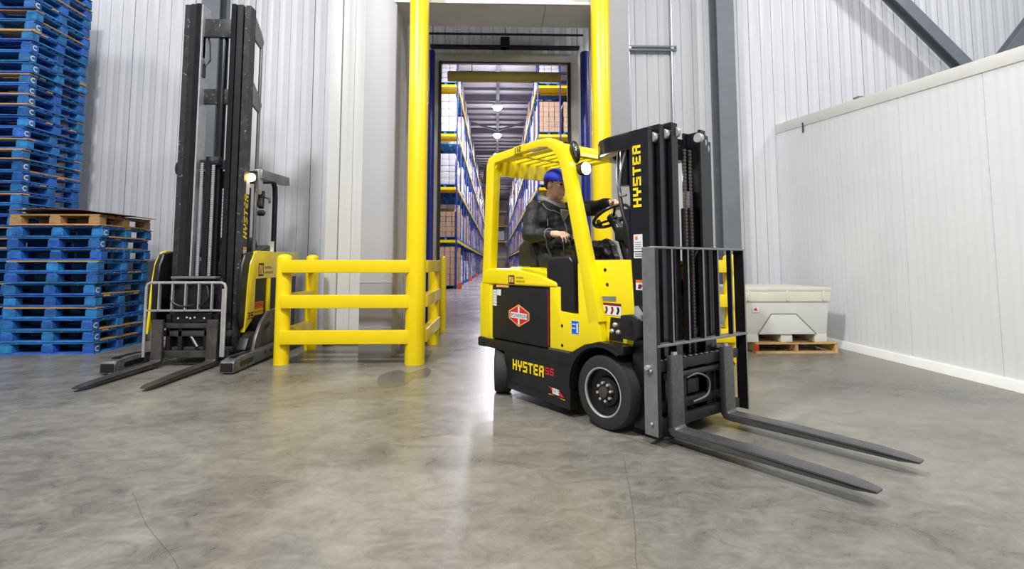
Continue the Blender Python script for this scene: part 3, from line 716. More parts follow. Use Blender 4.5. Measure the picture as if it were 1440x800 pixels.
def shell(a, b, z0, z1, c, d, t):
    o_ = frustum(a, b, z0, z1, c, d); m = MB(); m.add(o_.v, [f for i, f in enumerate(o_.f) if i != 1])
    i_ = frustum(a - t, b - t, z0 + t, z1, c - t, d - t); m.add(i_.v, [f for i, f in enumerate(i_.f) if i != 1])
    m.add(o_.v[4:] + i_.v[4:], [(0, 1, 5, 4), (1, 2, 6, 5), (2, 3, 7, 6), (3, 0, 4, 7)]); return m
shell(.555, .50, .10, .60, .585, .53, .03).build('tub', 'bin_plastic', bn, bevel=.01)
shell(.60, .545, .545, .72, .605, .55, .06).build('rim_band', 'bin_rim', bn, bevel=.012)
shell(.61, .555, .685, .735, .615, .56, .05).build('rim_lip', 'bin_rim', bn, bevel=.01)
for x in (-.47, 0, .47):
    MB().box(x - .085 if x else -.08, x + .085 if x else .08, -.50, .50, 0, .12).build('foot', 'bin_plastic', bn, bevel=.008)
hx = [(-.40, .11), (-.21, .38), (.13, .38), (.40, .11)]
MB().prism(hx, -.522, -.505, axis='y').build('fork_boss', 'bin_plastic', bn, bevel=.004)
for a, b_ in zip(hx[:-1], hx[1:]): MB().bar((a[0], -.5235, a[1]), (b_[0], -.5235, b_[1]), .010, .006, (0, 1, 0)).build('moulded_line', 'bin_line', bn)
for x in (-.53, .0, .50): MB().box(x - .012, x + .012, -.565, -.54, .56, .69).build('rib', 'bin_rim', bn, bevel=.004)
MB().add([(-.46, -.528, .43), (-.40, -.528, .42), (-.42, -.53, .47)], [(0, 1, 2)]).build('red_sticker', 'decal_red', bn)
MB().add([(-.47, -.5275, .40), (-.38, -.5275, .40), (-.38, -.5285, .47), (-.47, -.5285, .47)], [(0, 1, 2, 3)]).build('white_sticker', 'decal_white', bn)
tag(bn, 'dirty white plastic bulk bin standing on a wood pallet', 'bin')

# ================================================================ FORKLIFT  (local: x forward, y left, z up)
FKO = (1.2033, 4.1566, 0); FKA = math.atan2(-.815633, .57857)
fk = empty('forklift', FKO, FKA)
tag(fk, 'yellow and black counterbalance forklift with raised backrest and driver aboard', 'forklift')
def arcp(cx, cz, r, a0, a1, n): return [(cx + r * cos(radians(a0 + (a1 - a0) * i / n)), cz + r * sin(radians(a0 + (a1 - a0) * i / n))) for i in range(n + 1)]
# chassis
prof = [(-1.21, .40), (-1.165, .085), (-.345, .065), (-.335, .265)] + arcp(0, .265, .322, 172, 62, 12) + [(.20, .56), (.20, .615), (-.03, .625), (-.18, .585), (-.30, .515), (-.36, .495), (-1.57, .485), (-1.57, .41)]
for s in (-1, 1):
    a, b = sorted((s * .53, s * .44)); MB().prism(prof, a, b).build('side_frame', 'truck_black', fk, bevel=.006)
    fe = [(x_, z_) for x_, z_ in arcp(0, .265, .325, 185, 60, 16)] + [(x_, z_) for x_, z_ in arcp(0, .265, .337, 60, 185, 16)]
    a, b = sorted((s * .555, s * .25)); MB().prism(fe, a, b).build('fender', 'truck_black', fk)
MB().box(-1.15, .15, -.32, .32, .12, .49).build('chassis', 'truck_black', fk, bevel=.01)
MB().box(-1.60, -1.1, -.30, .30, .16, .48).build('steer_axle', 'truck_black', fk, bevel=.02)
MB().box(-1.64, -1.52, -.535, .535, .40, .49).build('rear_bumper', 'truck_black', fk, bevel=.02)
MB().box(-1.16, -.35, -.5335, -.5285, .405, .412).build('body_crease', 'truck_black', fk); MB().box(-1.16, -.35, -.5335, -.5285, .135, .142).build('body_crease', 'truck_black', fk)
MB().box(-.60, -.34, -.525, -.44, .495, .512).build('step_tread', 'tread', fk)
# counterweight, battery, hood
MB().box(-1.66, -1.43, -.50, .50, .47, 1.02).build('counterweight', 'truck_yellow', fk, bevel=.03)
MB().box(-1.44, -.55, -.475, .475, .485, 1.0).build('battery_box', 'truck_black', fk, bevel=.01)
bd_ = MB().box(-1.43, -.61, -.505, -.478, .50, .985).build('battery_door', 'truck_black', fk, bevel=.006)
MB().box(-1.43, -.61, .478, .505, .50, .985).build('battery_door', 'truck_black', fk, bevel=.006)
MB().box(-.622, -.617, -.5075, -.50, .52, .98).build('red_edge', 'decal_red', bd_)
hd = MB().prism([(-1.60, 1.0), (-1.60, 1.10), (-1.50, 1.15), (-1.05, 1.145), (-.72, 1.10), (-.52, 1.045), (-.50, 1.0)], -.515, .515).build('hood', 'truck_yellow', fk, bevel=.03, seg=3)
MB().prism([(-1.45, 1.13), (-1.38, 1.165), (-.95, 1.16), (-.70, 1.10)], -.33, .33).build('hood_bulge', 'truck_yellow', hd, bevel=.02)
MB().box(-1.36, -1.17, -.512, -.50, .977, .996).build('latch_strip', 'decal_gold', fk)
# front cowl sides
cw = [(-.60, .495), (-.60, 1.005), (-.47, 1.01), (-.47, .815), (-.265, .80), (-.27, 1.20), (-.15, 1.22), (-.085, .86), (-.02, .61), (-.20, .58), (-.36, .495)]
for s in (-1, 1): a, b = sorted((s * .507, s * .43)); MB().prism(cw, a, b).build('side_cowl', 'truck_yellow', fk, bevel=.01)
pn = [(-.16, .62), (-.17, 1.225), (.20, 1.225), (.215, .98), (.235, .70), (.20, .62)]
for s in (-1, 1): a, b = sorted((s * .43, s * .40)); MB().prism(pn, a, b).build('front_panel', 'truck_yellow', fk, bevel=.008)
MB().box(.13, .18, -.40, .40, .60, 1.22).build('dash_front', 'truck_yellow', fk, bevel=.008)
MB().box(-.17, .18, -.40, .40, 1.16, 1.20).build('dash_top', 'plastic_black', fk, bevel=.01)
MB().box(-.60, .13, -.43, .43, .56, .60).build('floor_plate', 'rubber', fk)
MB().prism([(-.02, .63), (.00, .80), (.115, .80), (.115, .63)], -.4335, -.43).build('painted_opening', 'decal_black', fk)  # black sheet painted in for the dark inside of a hole
MB().prism([(-.10, .62), (-.145, .98), (-.12, .97), (-.045, .66), (-.04, .62)], -.50, -.43).build('gusset', 'truck_black', fk)
for q in ((-.05, 1.15), (-.03, 1.04)): MB().lathe([(.013, 0), (.013, .004)], (q[0], -.43, q[1]), axis='y', n=12, sgn=-1).build('plug', 'decal_black', fk)
for q in ((-.45, .70), (-.45, .545)): MB().lathe([(.012, 0), (.012, .004)], (q[0], -.507, q[1]), axis='y', n=12, sgn=-1).build('plug', 'decal_black', fk)
# overhead guard
for s in (-1, 1):
    y = s * .465
    MB().rail([(-1.575, y, .48), (-1.53, y, 1.2), (-1.475, y, 2.14), (-1.455, y, 2.185), (-1.41, y, 2.21), (-1.09, y, 2.225)], .085, [.13, .13, .13, .12, .09, .075]).build('rear_guard_leg', 'truck_yellow', fk, bevel=.012)
    MB().rail([(-1.10, y, 2.235), (-.72, y, 2.238), (-.62, y, 2.225), (-.54, y, 2.185), (-.46, y, 2.11), (-.41, y, 2.0), (-.20, y, 1.185), (-.10, y, .75)], .085, [.07, .07, .08, .09, .098, .10, .112, .13]).build('front_guard_leg', 'truck_yellow', fk, bevel=.012)
    MB().prism([(-1.52, 2.16), (-1.40, 2.20), (-1.34, 2.19), (-1.42, 2.10), (-1.47, 1.98)], y - .02, y + .02).build('corner_gusset', 'truck_yellow', fk)
MB().prism([(-1.43, 2.05), (-1.40, 2.05), (-1.36, 2.20), (-1.44, 2.20)], -.43, .43).build('rear_header', 'truck_yellow', fk, bevel=.008)
MB().prism([(-.66, 2.24), (-.56, 2.225), (-.48, 2.16), (-.46, 2.11), (-.49, 2.10), (-.52, 2.16), (-.58, 2.20), (-.66, 2.215)], -.43, .43).build('front_header', 'truck_yellow', fk, bevel=.005)
MB().box(-1.10, -1.06, -.43, .43, 2.18, 2.235).build('cross_bar', 'truck_yellow', fk, bevel=.006)
for i in range(7):
    y = -.36 + .12 * i; MB().box(-1.40, -.60, y - .02, y + .02, 2.185, 2.215).build('roof_slat', 'truck_yellow', fk, bevel=.006)
MB().box(-.665, -.52, -.10, .12, 2.165, 2.185).build('roof_plate', 'decal_white', fk)
# tail lamp, mirror, work lamps
tl = MB().box(-1.61, -1.54, -.50, -.43, 1.98, 2.17).build('tail_lamp', 'plastic_black', fk, bevel=.012); MB().box(-1.625, -1.608, -.49, -.44, 2.0, 2.10).build('lens', 'red_lens', tl, bevel=.01)
MB().box(-1.42, -1.36, .42, .46, 1.25, 1.62).build('far_mirror', 'plastic_black', fk, bevel=.015)
mi_ = MB().ell((-.385, -.41, 2.115), (.048, .04, .10), Matrix.Rotation(radians(-14), 3, 'Y')).build('mirror_head', 'plastic_black', fk)
MB().ell((-.35, -.435, 2.11), (.014, .012, .055), Matrix.Rotation(radians(-14), 3, 'Y')).build('mirror_face', 'mirror_glass', mi_)
for s in (-1, 1):
    wl = MB().lathe([(.02, 0), (.05, .015), (.058, .05), (.058, .075)], (-.36, s * .385, 1.965), axis='x', n=20).build('work_lamp', 'plastic_black', fk)
    MB().lathe([(.05, .072), (.05, .079)], (-.36, s * .385, 1.965), axis='x', n=20).build('lens', 'lamp_lens', wl)
    MB().tube([(-.42, s * .43, 2.0), (-.40, s * .40, 2.0), (-.36, s * .385, 1.99)], .012, 8).build('bracket', 'plastic_black', wl)
pl_ = bpy.data.lights.new('work_lamp_beam', 'SPOT'); pl_.energy = 14; pl_.spot_size = radians(90); pl_.spot_blend = .6; pl_.shadow_soft_size = .04
po = bpy.data.objects.new('work_lamp_beam', pl_); COL.objects.link(po); po.parent = fk; po.location = (-.27, -.385, 1.965); po.rotation_euler = (0, radians(-80), 0)
# seat, console, levers
MB().box(-1.16, -.66, -.23, .23, 1.14, 1.25).build('seat_cushion', 'seat_vinyl', fk, bevel=.035, seg=3)
MB().prism([(-1.14, 1.18), (-1.24, 1.52), (-1.30, 1.56), (-1.34, 1.52), (-1.24, 1.16)], -.22, .22).build('seat_back', 'seat_vinyl', fk, bevel=.03, seg=3)
for s in (-1, 1): MB().prism([(-1.30, 1.17), (-1.31, 1.36), (-1.22, 1.42), (-1.10, 1.40), (-1.04, 1.30), (-1.04, 1.17)], s * .255 - .035, s * .255 + .035).build('seat_bolster', 'seat_vinyl', fk, bevel=.025, seg=3)
cn = MB().prism([(-.655, .80), (-.66, 1.20), (-.62, 1.255), (-.38, 1.265), (-.335, 1.22), (-.325, .80)], -.50, -.34).build('side_console', 'plastic_black', fk, bevel=.03, seg=3)
MB().lathe([(.022, 0), (.022, .015), (.012, .022)], (-.652, -.42, 1.16), axis='x', n=14, sgn=-1).build('red_knob', 'decal_red', cn)
MB().tube([(-.70, -.34, 1.17), (-.80, -.36, 1.35), (-.82, -.35, 1.42), (-.78, -.32, 1.45)], .012, 8).build('armrest_hoop', 'plastic_black', fk)
MB().box(-.92, -.74, -.33, -.24, 1.36, 1.395).build('armrest', 'seat_vinyl', fk, bevel=.015)
for i in range(4):
    a = MB().tube([(-.60 + .045 * i, -.345 + .03 * i, 1.24), (-.615 + .05 * i, -.33 + .03 * i, 1.33), (-.64 + .05 * i, -.31 + .03 * i, 1.40)], .006, 8).build('lever', 'frame_dark', fk)
    MB().ell((-.645 + .05 * i, -.308 + .03 * i, 1.415), (.016, .016, .022)).build('lever_knob', 'plastic_black', a)
# steering
SWC = V((-.385, .02, 1.605)); Ms = Matrix.Rotation(radians(-32), 3, 'Y')
ring = [SWC + Ms @ V((.165 * cos(2 * pi * i / 28), .165 * sin(2 * pi * i / 28), 0)) for i in range(28)]
sw = MB().tube(ring, .0145, 10, closed=True).build('steering_wheel', 'plastic_black', fk)
for a in (90, 210, 330): MB().tube([SWC + Ms @ V((0, 0, -.03)), SWC + Ms @ V((.16 * cos(radians(a)), .16 * sin(radians(a)), 0))], .011, 8).build('spoke', 'plastic_black', sw)
MB().lathe([(.045, -.05), (.045, .0), (.03, .012)], (0, 0, 0), n=18).xf(Matrix.Translation(SWC) @ Ms.to_4x4()).build('wheel_hub', 'plastic_black', sw)
MB().cap(SWC + Ms @ V((-.15, 0, .01)), SWC + Ms @ V((-.15, 0, .05)), .02).build('spinner_knob', 'plastic_black', sw)
MB().tube([SWC + Ms @ V((0, 0, -.03)), (-.25, .02, 1.42), (-.15, .02, 1.18)], [.04, .055, .07], 14).build('steering_column', 'plastic_black', fk)
MB().box(-.26, -.15, -.09, .10, 1.38, 1.50).build('display_pod', 'plastic_black', fk, bevel=.02)
# wheels
def wheel(x, ysgn, z, R, w, yout, rimr, name, steer=0.):
    # built about its own centre so that it can be steered
    prof = [(rimr, .0), (rimr + .012, -.0), (R - .03, .0), (R - .012, .008), (R, .03), (R, w - .03), (R - .012, w - .008), (R - .03, w), (rimr, w)]
    c = (0, ysgn * w / 2, 0); kw = dict(axis='y', sgn=-ysgn)
    t_ = MB().lathe(prof, c, n=48, loop=True, **kw).build(name, 'rubber', fk)
    t_.location = (x, ysgn * (yout - w / 2), z); t_.rotation_euler = (0, 0, steer)
    MB().lathe([(rimr, -.002), (rimr - .006, -.004), (rimr - .012, 0), (rimr - .014, .012)], c, n=48, caps=(0, 0), **kw).build('rim_ring', 'bare_steel', t_)
    MB().lathe([(rimr - .002, .006), (rimr - .016, .012), (rimr - .022, .05), (rimr * .62, .062), (rimr * .56, .045), (rimr * .42, .04), (rimr * .36, .022), (rimr * .2, .016), (.004, .016)], c, n=40, caps=(0, 1), **kw).build('rim', 'rim_black', t_)
    MB().lathe([(rimr * .24, .03), (rimr * .22, .0), (rimr * .15, -.004), (.002, -.004)], c, n=24, **kw).build('hub_cap', 'fork_worn', t_)
    for i in range(8):
        a = 2 * pi * i / 8 + .2; MB().lathe([(.011, .034), (.011, .008), (.007, .004)], (rimr * .36 * cos(a), c[1], rimr * .36 * sin(a)), n=6, **kw).build('wheel_nut', 'bare_steel', t_)
for s in (-1, 1):
    wheel(0, s, .267, .267, .185, .53, .178, 'front_wheel'); wheel(-1.347, s, .205, .205, .16, .52, .11, 'rear_wheel', radians(-36))
# mast
def rail_set(s):
    # nested channels, outermost first: web outer y, x range, flange reach, height
    for i, (yo, x0, x1, h0, h1) in enumerate(((.425, .195, .365, .05, 2.165), (.335, .235, .400, .09, 2.195), (.245, .275, .435, .12, 2.215))):
        yo -= .06 if s > 0 else 0
        t = .022; fl = .075
        m = MB().prism([(x0, s * yo), (x1, s * yo), (x1, s * (yo - fl)), (x1 - t, s * (yo - fl)), (x1 - t, s * (yo - t)), (x0 + t, s * (yo - t)), (x0 + t, s * (yo - fl)), (x0, s * (yo - fl))], h0, h1, axis='z')
        r_ = m.build(('outer_rail', 'middle_rail', 'inner_rail')[i], 'mast_black', fk, bevel=.003, seg=1)
        MB().lathe([(.034, 0), (.038, .004), (.038, .030), (.034, .034)], (x1 - .012, s * (yo - fl + .02), h1 - .065), axis='y', n=20, sgn=-s).build('roller', 'bare_steel', r_)
rail_set(-1); rail_set(1)
arc = []
for i in range(17):
    a = pi * i / 16; arc.append((.26 - .54 * sin(a) ** .55, -.395 * (abs(cos(a)) ** .6) * (1 if cos(a) > 0 else -1) - .027))
arcm = MB()
for z0, z1, tt in ((2.035, 2.17, .07),):
    n = len(arc); out = arc; inn = [(x_ + (.10 if x_ < .2 else 0), (y_ + .027) * .78 - .027) for x_, y_ in arc]
    arcm.prism(out + inn[::-1], z0, z1, axis='z')
arcm.build('mast_crosshead', 'mast_black', fk, bevel=.02, seg=3)
MB().box(.20, .23, -.40, .345, .95, 1.07).build('mast_crossmember', 'mast_black', fk); MB().box(.20, .23, -.40, .345, .15, .35).build('mast_crossmember', 'mast_black', fk)
MB().box(.26, .29, -.32, .26, 2.06, 2.16).build('mast_crossmember', 'mast_black', fk); MB().box(.30, .33, -.24, .18, 1.98, 2.10).build('mast_crossmember', 'mast_black', fk)
for s in (-1, 1): MB().cyl((.27, s * .19 - .03, .15), (.27, s * .19 - .03, 2.02), .03, 14).build('lift_cylinder', 'mast_black', fk)
fc = MB().cyl((.31, .12, .2), (.31, .12, 1.62), .055, 18).build('free_lift_cylinder', 'mast_black', fk); MB().cyl((.31, .12, 1.62), (.31, .12, 1.75), .035, 14).build('rod', 'bare_steel', fc)
for y in (-.03, .04):
    ch_ = MB()
    for i in range(60): z = .5 + i * .026; ch_.box(.385, .397, y - .012, y + .012, z, z + .018)
    ch_.box(.389, .393, y - .006, y + .006, .5, 2.05); ch_.build('lift_chain', 'chain_steel', fk)
def hose(pts, r=.013): MB().tube(pts, r, 8).build('hydraulic_hose', 'rubber_hose', fk)
def bez(p, n=14):
    P = [V(q) for q in p]; out = []
    for i in range(len(P) - 1):
        a, b, c, d = P[max(i - 1, 0)], P[i], P[i + 1], P[min(i + 2, len(P) - 1)]
        for k in range(n if i < len(P) - 2 else n + 1):
            t = k / n; out.append(.5 * ((2 * b) + (c - a) * t + (2 * a - 5 * b + 4 * c - d) * t * t + (3 * b - a - 3 * c + d) * t ** 3))
    return out
hose(bez([(.02, -.33, 2.08), (.03, -.36, 1.85), (.10, -.40, 1.6), (.16, -.40, 1.4), (.17, -.40, 1.1), (.12, -.36, .9)]), .016)
hose(bez([(.08, -.30, 2.08), (.10, -.30, 1.8), (.16, -.34, 1.5), (.18, -.36, 1.2)]))
MB().tube(bez([(.14, -.38, 2.07), (.10, -.40, 1.9), (.08, -.40, 1.72), (.15, -.41, 1.70)]), .009, 8).build('steel_line', 'backrest_steel', fk)
MB().prism([(.10, 1.60), (.18, 1.60), (.18, 1.30), (.12, 1.34)], -.41, -.36).build('hose_guard', 'mast_black', fk, bevel=.008)
MB().cyl((.10, -.35, 1.78), (.10, -.35, 2.06), .045, 12).build('valve_block', 'mast_black', fk)
hose(bez([(.34, .10, 1.20), (.38, .15, 1.30), (.37, .20, 1.15), (.36, .16, .8), (.36, .05, .6)]), .014)
# tilt cylinder and mast bracket
br = MB().prism([(.15, .665), (.15, .83), (.24, .84), (.31, .815), (.31, .69), (.28, .66)], -.50, -.425).build('mast_bracket', 'frame_dark', fk, bevel=.012)
MB().prism([(.235, .70), (.235, .80), (.265, .80), (.265, .70)], -.503, -.498).build('slot', 'decal_black', br)
MB().prism([(.25, .83), (.26, .90), (.31, .84), (.31, .80)], -.47, -.43).build('lug', 'bare_steel', br)
MB().cyl((-.05, -.38, .66), (.12, -.42, .75), .04, 14).build('tilt_cylinder', 'frame_dark', fk); MB().cyl((.10, -.415, .74), (.20, -.44, .775), .022, 12).build('tilt_rod', 'bare_steel', fk)
for q in ((.02, -.44, .70), (.06, -.45, .75), (.09, -.45, .70)): MB().ell(q, (.022, .018, .018)).build('hose_fitting', 'bare_steel', fk)
# carriage
cy0, cy1 = -.47, .49
cg = MB().box(.425, .465, cy0, cy1, .475, .545).build('carriage_bar', 'frame_dark', fk, bevel=.005)
for i in range(14): MB().box(.428, .446, cy0 + .03 + i * .067, cy0 + .055 + i * .067, .543, .549).build('bar_notch', 'bare_steel', cg)
MB().box(.425, .465, cy0, cy1, .10, .17).build('carriage_bar', 'frame_dark', fk, bevel=.005); MB().box(.40, .44, cy0 + .05, cy1 - .05, .20, .26).build('carriage_bar', 'frame_dark', fk, bevel=.005)
MB().cyl((.44, cy0 + .1, .43), (.44, cy1 - .05, .43), .026, 14).build('sideshift_cylinder', 'frame_dark', fk)
for y in (-.24, -.15, .22, .30): MB().box(.37, .43, y - .015, y + .015, .09, .56).build('carriage_plate', 'frame_dark', fk)
for y in (cy0 - .03, ): MB().lathe([(.015, 0), (.018, .02), (.010, .05)], (.42, y - .06, .51), axis='y', n=10).build('pin', 'bare_steel', fk)
MB().prism([(.36, .08), (.36, .16), (.44, .20), (.46, .10)], cy0 - .01, cy0 + .04).build('carriage_end', 'backrest_steel', fk, bevel=.006)
MB().tube(bez([(.45, -.16, .40), (.47, -.05, .42), (.47, .08, .36), (.47, .06, .26), (.46, -.10, .23)]), .007, 8).build('hydraulic_hose', 'backrest_steel', fk)
MB().box(.38, .43, -.12, .02, .28, .38).build('valve_block', 'frame_dark', fk, bevel=.01)
# load backrest
bk = empty('load_backrest'); bk.parent = fk
ys = [-.52, -.34, -.155, .03, .22, .405, .585]
for i, y in enumerate(ys):
    end = i in (0, 6); x0 = .375 if i == 0 else (.40 if end else .445); m = 'backrest_steel' if i == 0 else 'frame_dark'
    MB().box(x0, .485, y - .007, y + .007, .07 if end else .655, 1.31).build('upright_bar', m, bk, bevel=.002, seg=1)
    if i == 0: MB().box(.474, .486, y - .006, y + .03, .07, 1.30).build('upright_flange', 'frame_dark', bk)
    else: MB().box(.484, .4865, y - .0075, y + .0075, .07 if end else .655, 1.31).build('bar_edge', 'backrest_steel', bk)
MB().box(.42, .487, ys[0], ys[-1] + .007, 1.297, 1.313).build('top_bar', 'backrest_steel', bk, bevel=.003, seg=1)
MB().box(.42, .488, ys[0], ys[-1] + .02, .642, .66).build('lower_bar', 'backrest_steel', bk, bevel=.003, seg=1)
for y, zz in ((ys[0] - .012, .49), (ys[0] - .012, .15), (ys[-1] + .012, .50), (ys[-1] + .012, .11)): MB().lathe([(.010, 0), (.010, .009), (.006, .012)], (.44, y, zz), axis='y', n=8, sgn=-1 if y < 0 else 1).build('bolt', 'bare_steel', bk)
# forks
for y0, y1 in ((-.405, -.28), (.225, .35)):
    F_ = MB().prism([(.468, .075), (.468, .56), (.508, .56), (.515, .10), (.53, .085), (1.0, .082), (1.45, .066), (1.57, .056), (1.66, .046), (1.66, .034), (1.57, .034), (.53, .034), (.49, .042)], y0, y1)
    ym = (y0 + y1) / 2
    F_.v = [(a, (ym + (b - ym) * .58) if a > 1.62 else b, c + .022 + .022 * max(0, (a - .53) / 1.13)) for a, b, c in F_.v]
    fo = F_.build('fork', 'fork_steel', fk, bevel=.005, seg=2)
    MB().box(.475, .495, ym - .02, ym + .02, .58, .60).build('fork_pin', 'bare_steel', fo)
# ---- decals
UX, UZ, NX = (1, 0, 0), (0, 0, 1), (-1, 0, 0)
letters('HYSTER', (-1.075, -.5315, .262), UX, UZ, .090, .80, .0, .17).build('lettering', 'decal_yellow', fk)
letters('55', (-.632, -.5315, .292), UX, UZ, .058, 1.0, .0, .14).build('lettering', 'decal_red', fk)
letters('HYSTER', (.302, -.4265, 1.60), UZ, NX, .074, 1.03, .0, .17).build('lettering', 'decal_yellow', fk)
letters('112', (-1.085, -.5085, 2.212), UX, UZ, .046, .9, .0, .2).build('lettering', 'decal_black', fk)
def pol(pts, y, m, name='decal'): return MB().add([(a, y, b) for a, b in pts], [tuple(range(len(pts)))]).build(name, m, fk)
c0, c1 = -1.02, .735
pol([(c0, c1 + .10), (c0 - .15, c1 + .035), (c0 - .15, c1 - .03), (c0, c1 - .10), (c0 + .15, c1 - .03), (c0 + .15, c1 + .035)], -.5056, 'decal_gold', 'emblem_border')
pol([(c0, c1 + .088), (c0 - .138, c1 + .03), (c0 - .138, c1 - .026), (c0, c1 - .088), (c0 + .138, c1 - .026), (c0 + .138, c1 + .03)], -.5062, 'decal_red', 'emblem')
pol([(c0 - .012, c1 + .08), (c0 + .012, c1 + .08), (c0 + .012, c1 - .08), (c0 - .012, c1 - .08)], -.5066, 'decal_white', 'emblem_stroke')
pol([(c0 - .12, c1 - .024), (c0 + .12, c1 - .028), (c0 + .12, c1 + .022), (c0 - .12, c1 + .026)], -.507, 'decal_white', 'emblem_band')
text('POWERLINE', (c0 - .113, -.5075, c1 - .018), UX, UZ, .034, .95).build('lettering', 'decal_black', fk)
pol([(-1.42, .80), (-1.36, .80), (-1.36, .95), (-1.42, .95)], -.5056, 'decal_white', 'label'); pol([(-1.355, .90), (-1.29, .90), (-1.29, .955), (-1.355, .955)], -.5056, 'decal_white', 'label')
for z in (.82, .85, .875, .90, .925): pol([(-1.412, z), (-1.37, z), (-1.37, z + .005), (-1.412, z + .005)], -.506, 'decal_grey', 'label_line')
pol([(-1.16, 1.015), (-1.07, 1.015), (-1.07, 1.09), (-1.16, 1.09)], -.5165, 'decal_black', 'badge'); pol([(-1.148, 1.027), (-1.082, 1.027), (-1.082, 1.078), (-1.148, 1.078)], -.517, 'decal_gold', 'badge_mark')
pol([(-1.125, 1.027), (-1.117, 1.027), (-1.117, 1.055), (-1.125, 1.055)], -.5175, 'decal_black', 'badge_mark'); pol([(-1.109, 1.05), (-1.101, 1.05), (-1.101, 1.078), (-1.109, 1.078)], -.5175, 'decal_black', 'badge_mark')
text('MATERIAL', (-1.05, -.5166, 1.062), UX, UZ, .018, 1.0).build('lettering', 'decal_black', fk); text('HANDLING', (-1.05, -.5166, 1.03), UX, UZ, .018, 1.0).build('lettering', 'decal_black', fk)
pol([(-.345, .645), (-.255, .645), (-.255, .755), (-.345, .755)], -.5085, 'decal_white', 'safety_label'); pol([(-.34, .65), (-.26, .65), (-.26, .75), (-.34, .75)], -.509, 'decal_blue', 'safety_label')
pol([(-.285, .66), (-.268, .66), (-.268, .735), (-.285, .735)], -.5095, 'decal_white', 'pictogram'); pol([(-.332, .72), (-.295, .72), (-.295, .728), (-.332, .728)], -.5095, 'decal_white', 'pictogram'); pol([(-.332, .69), (-.295, .69), (-.295, .698), (-.332, .698)], -.5095, 'decal_white', 'pictogram')
pol([(-.075, .815), (.105, .815), (.105, .905), (-.075, .905)], -.4335, 'decal_white', 'warning_label'); pol([(-.075, .885), (.105, .885), (.105, .905), (-.075, .905)], -.434, 'decal_darkred', 'warning_strip')
for i in range(3): a = -.06 + .057 * i; pol([(a, .825), (a + .02, .822), (a + .035, .85), (a + .03, .875), (a + .008, .878), (a + .014, .85)], -.434, 'decal_darkred' if i < 2 else 'decal_black', 'pictogram')
pol([(-.085, .915), (.055, .92), (.055, .955), (-.085, .95)], -.4335, 'decal_grey', 'data_plate')
pol([(-.60, .135), (-.40, .135), (-.44, .20), (-.58, .215)], -.5312, 'decal_black', 'badge'); pol([(-.585, .205), (-.545, .20), (-.54, .16)], -.5316, 'decal_red', 'badge_mark'); pol([(-.465, .19), (-.405, .145), (-.455, .145)], -.5316, 'decal_red', 'badge_mark')
pol([(-.545, .155), (-.465, .150), (-.465, .195), (-.545, .20)], -.5318, 'decal_white', 'badge_mark'); text('ERTS', (-.54, -.5322, .163), UX, UZ, .028, .9).build('lettering', 'decal_darkred', fk)
pol([(-.59, .140), (-.395, .128), (-.395, .134), (-.59, .147)], -.5318, 'decal_yellow', 'badge_mark')
pol([(.225, 1.285), (.305, 1.285), (.305, 1.405), (.225, 1.405)], -.4265, 'decal_white', 'label'); pol([(.225, 1.235), (.305, 1.235), (.305, 1.278), (.225, 1.278)], -.4265, 'decal_white', 'label')
pol([(.24, 1.365), (.262, 1.365), (.262, 1.39), (.24, 1.39)], -.427, 'decal_orange', 'label_mark')
for z in (1.30, 1.315, 1.33, 1.345): pol([(.235, z), (.293, z), (.293, z + .005), (.235, z + .005)], -.427, 'decal_grey', 'label_line')
for z in (1.247, 1.262): pol([(.235, z), (.295, z), (.295, z + .006), (.235, z + .006)], -.427, 'decal_black', 'label_line')
pol([(.238, 1.01), (.306, 1.01), (.306, 1.082), (.238, 1.082)], -.4265, 'decal_white', 'warning_label'); pol([(.238, 1.063), (.306, 1.063), (.306, 1.082), (.238, 1.082)], -.427, 'decal_orange', 'warning_strip')
pol([(.255, 1.02), (.28, 1.018), (.296, 1.04), (.285, 1.052), (.262, 1.05)], -.427, 'decal_darkred', 'pictogram')

# ================================================================ DRIVER (same local frame)
dr = empty('person', FKO, FKA)
tag(dr, 'person in black work jacket and blue cap driving the forklift, hand on levers', 'person')
Bm = MB()
# limbs under the clothes
HP = V((-1.02, -.05, 1.30)); CH = V((-1.08, -.06, 1.60)); NK = V((-1.06, -.06, 1.76)); HC = V((-1.005, -.065, 1.945))
Rs, Re, Rw = V((-1.08, -.27, 1.70)), V((-1.03, -.36, 1.46)), V((-.775, -.315, 1.452))
Ls, Le, Lw = V((-1.05, .14, 1.72)), V((-.76, .20, 1.72)), V((-.49, .13, 1.735))
Rk, Rf = V((-.56, -.17, 1.34)), V((-.40, -.16, .80)); Lk_, Lf = V((-.52, .10, 1.33)), V((-.34, .10, .80))
Bm.cap(HP, CH, .13, .14).cap(CH, NK, .13, .06).cap(Rs, Re, .05, .045).cap(Re, Rw, .042, .03).cap(Ls, Le, .05, .045).cap(Le, Lw, .042, .03).cap(CH, Rs, .09, .06).cap(CH, Ls, .09, .06)
Bm.cap(HP + V((0, -.09, -.04)), Rk, .08, .06).cap(Rk, Rf, .055, .04).cap(HP + V((0, .09, -.04)), Lk_, .08, .06).cap(Lk_, Lf, .055, .04)
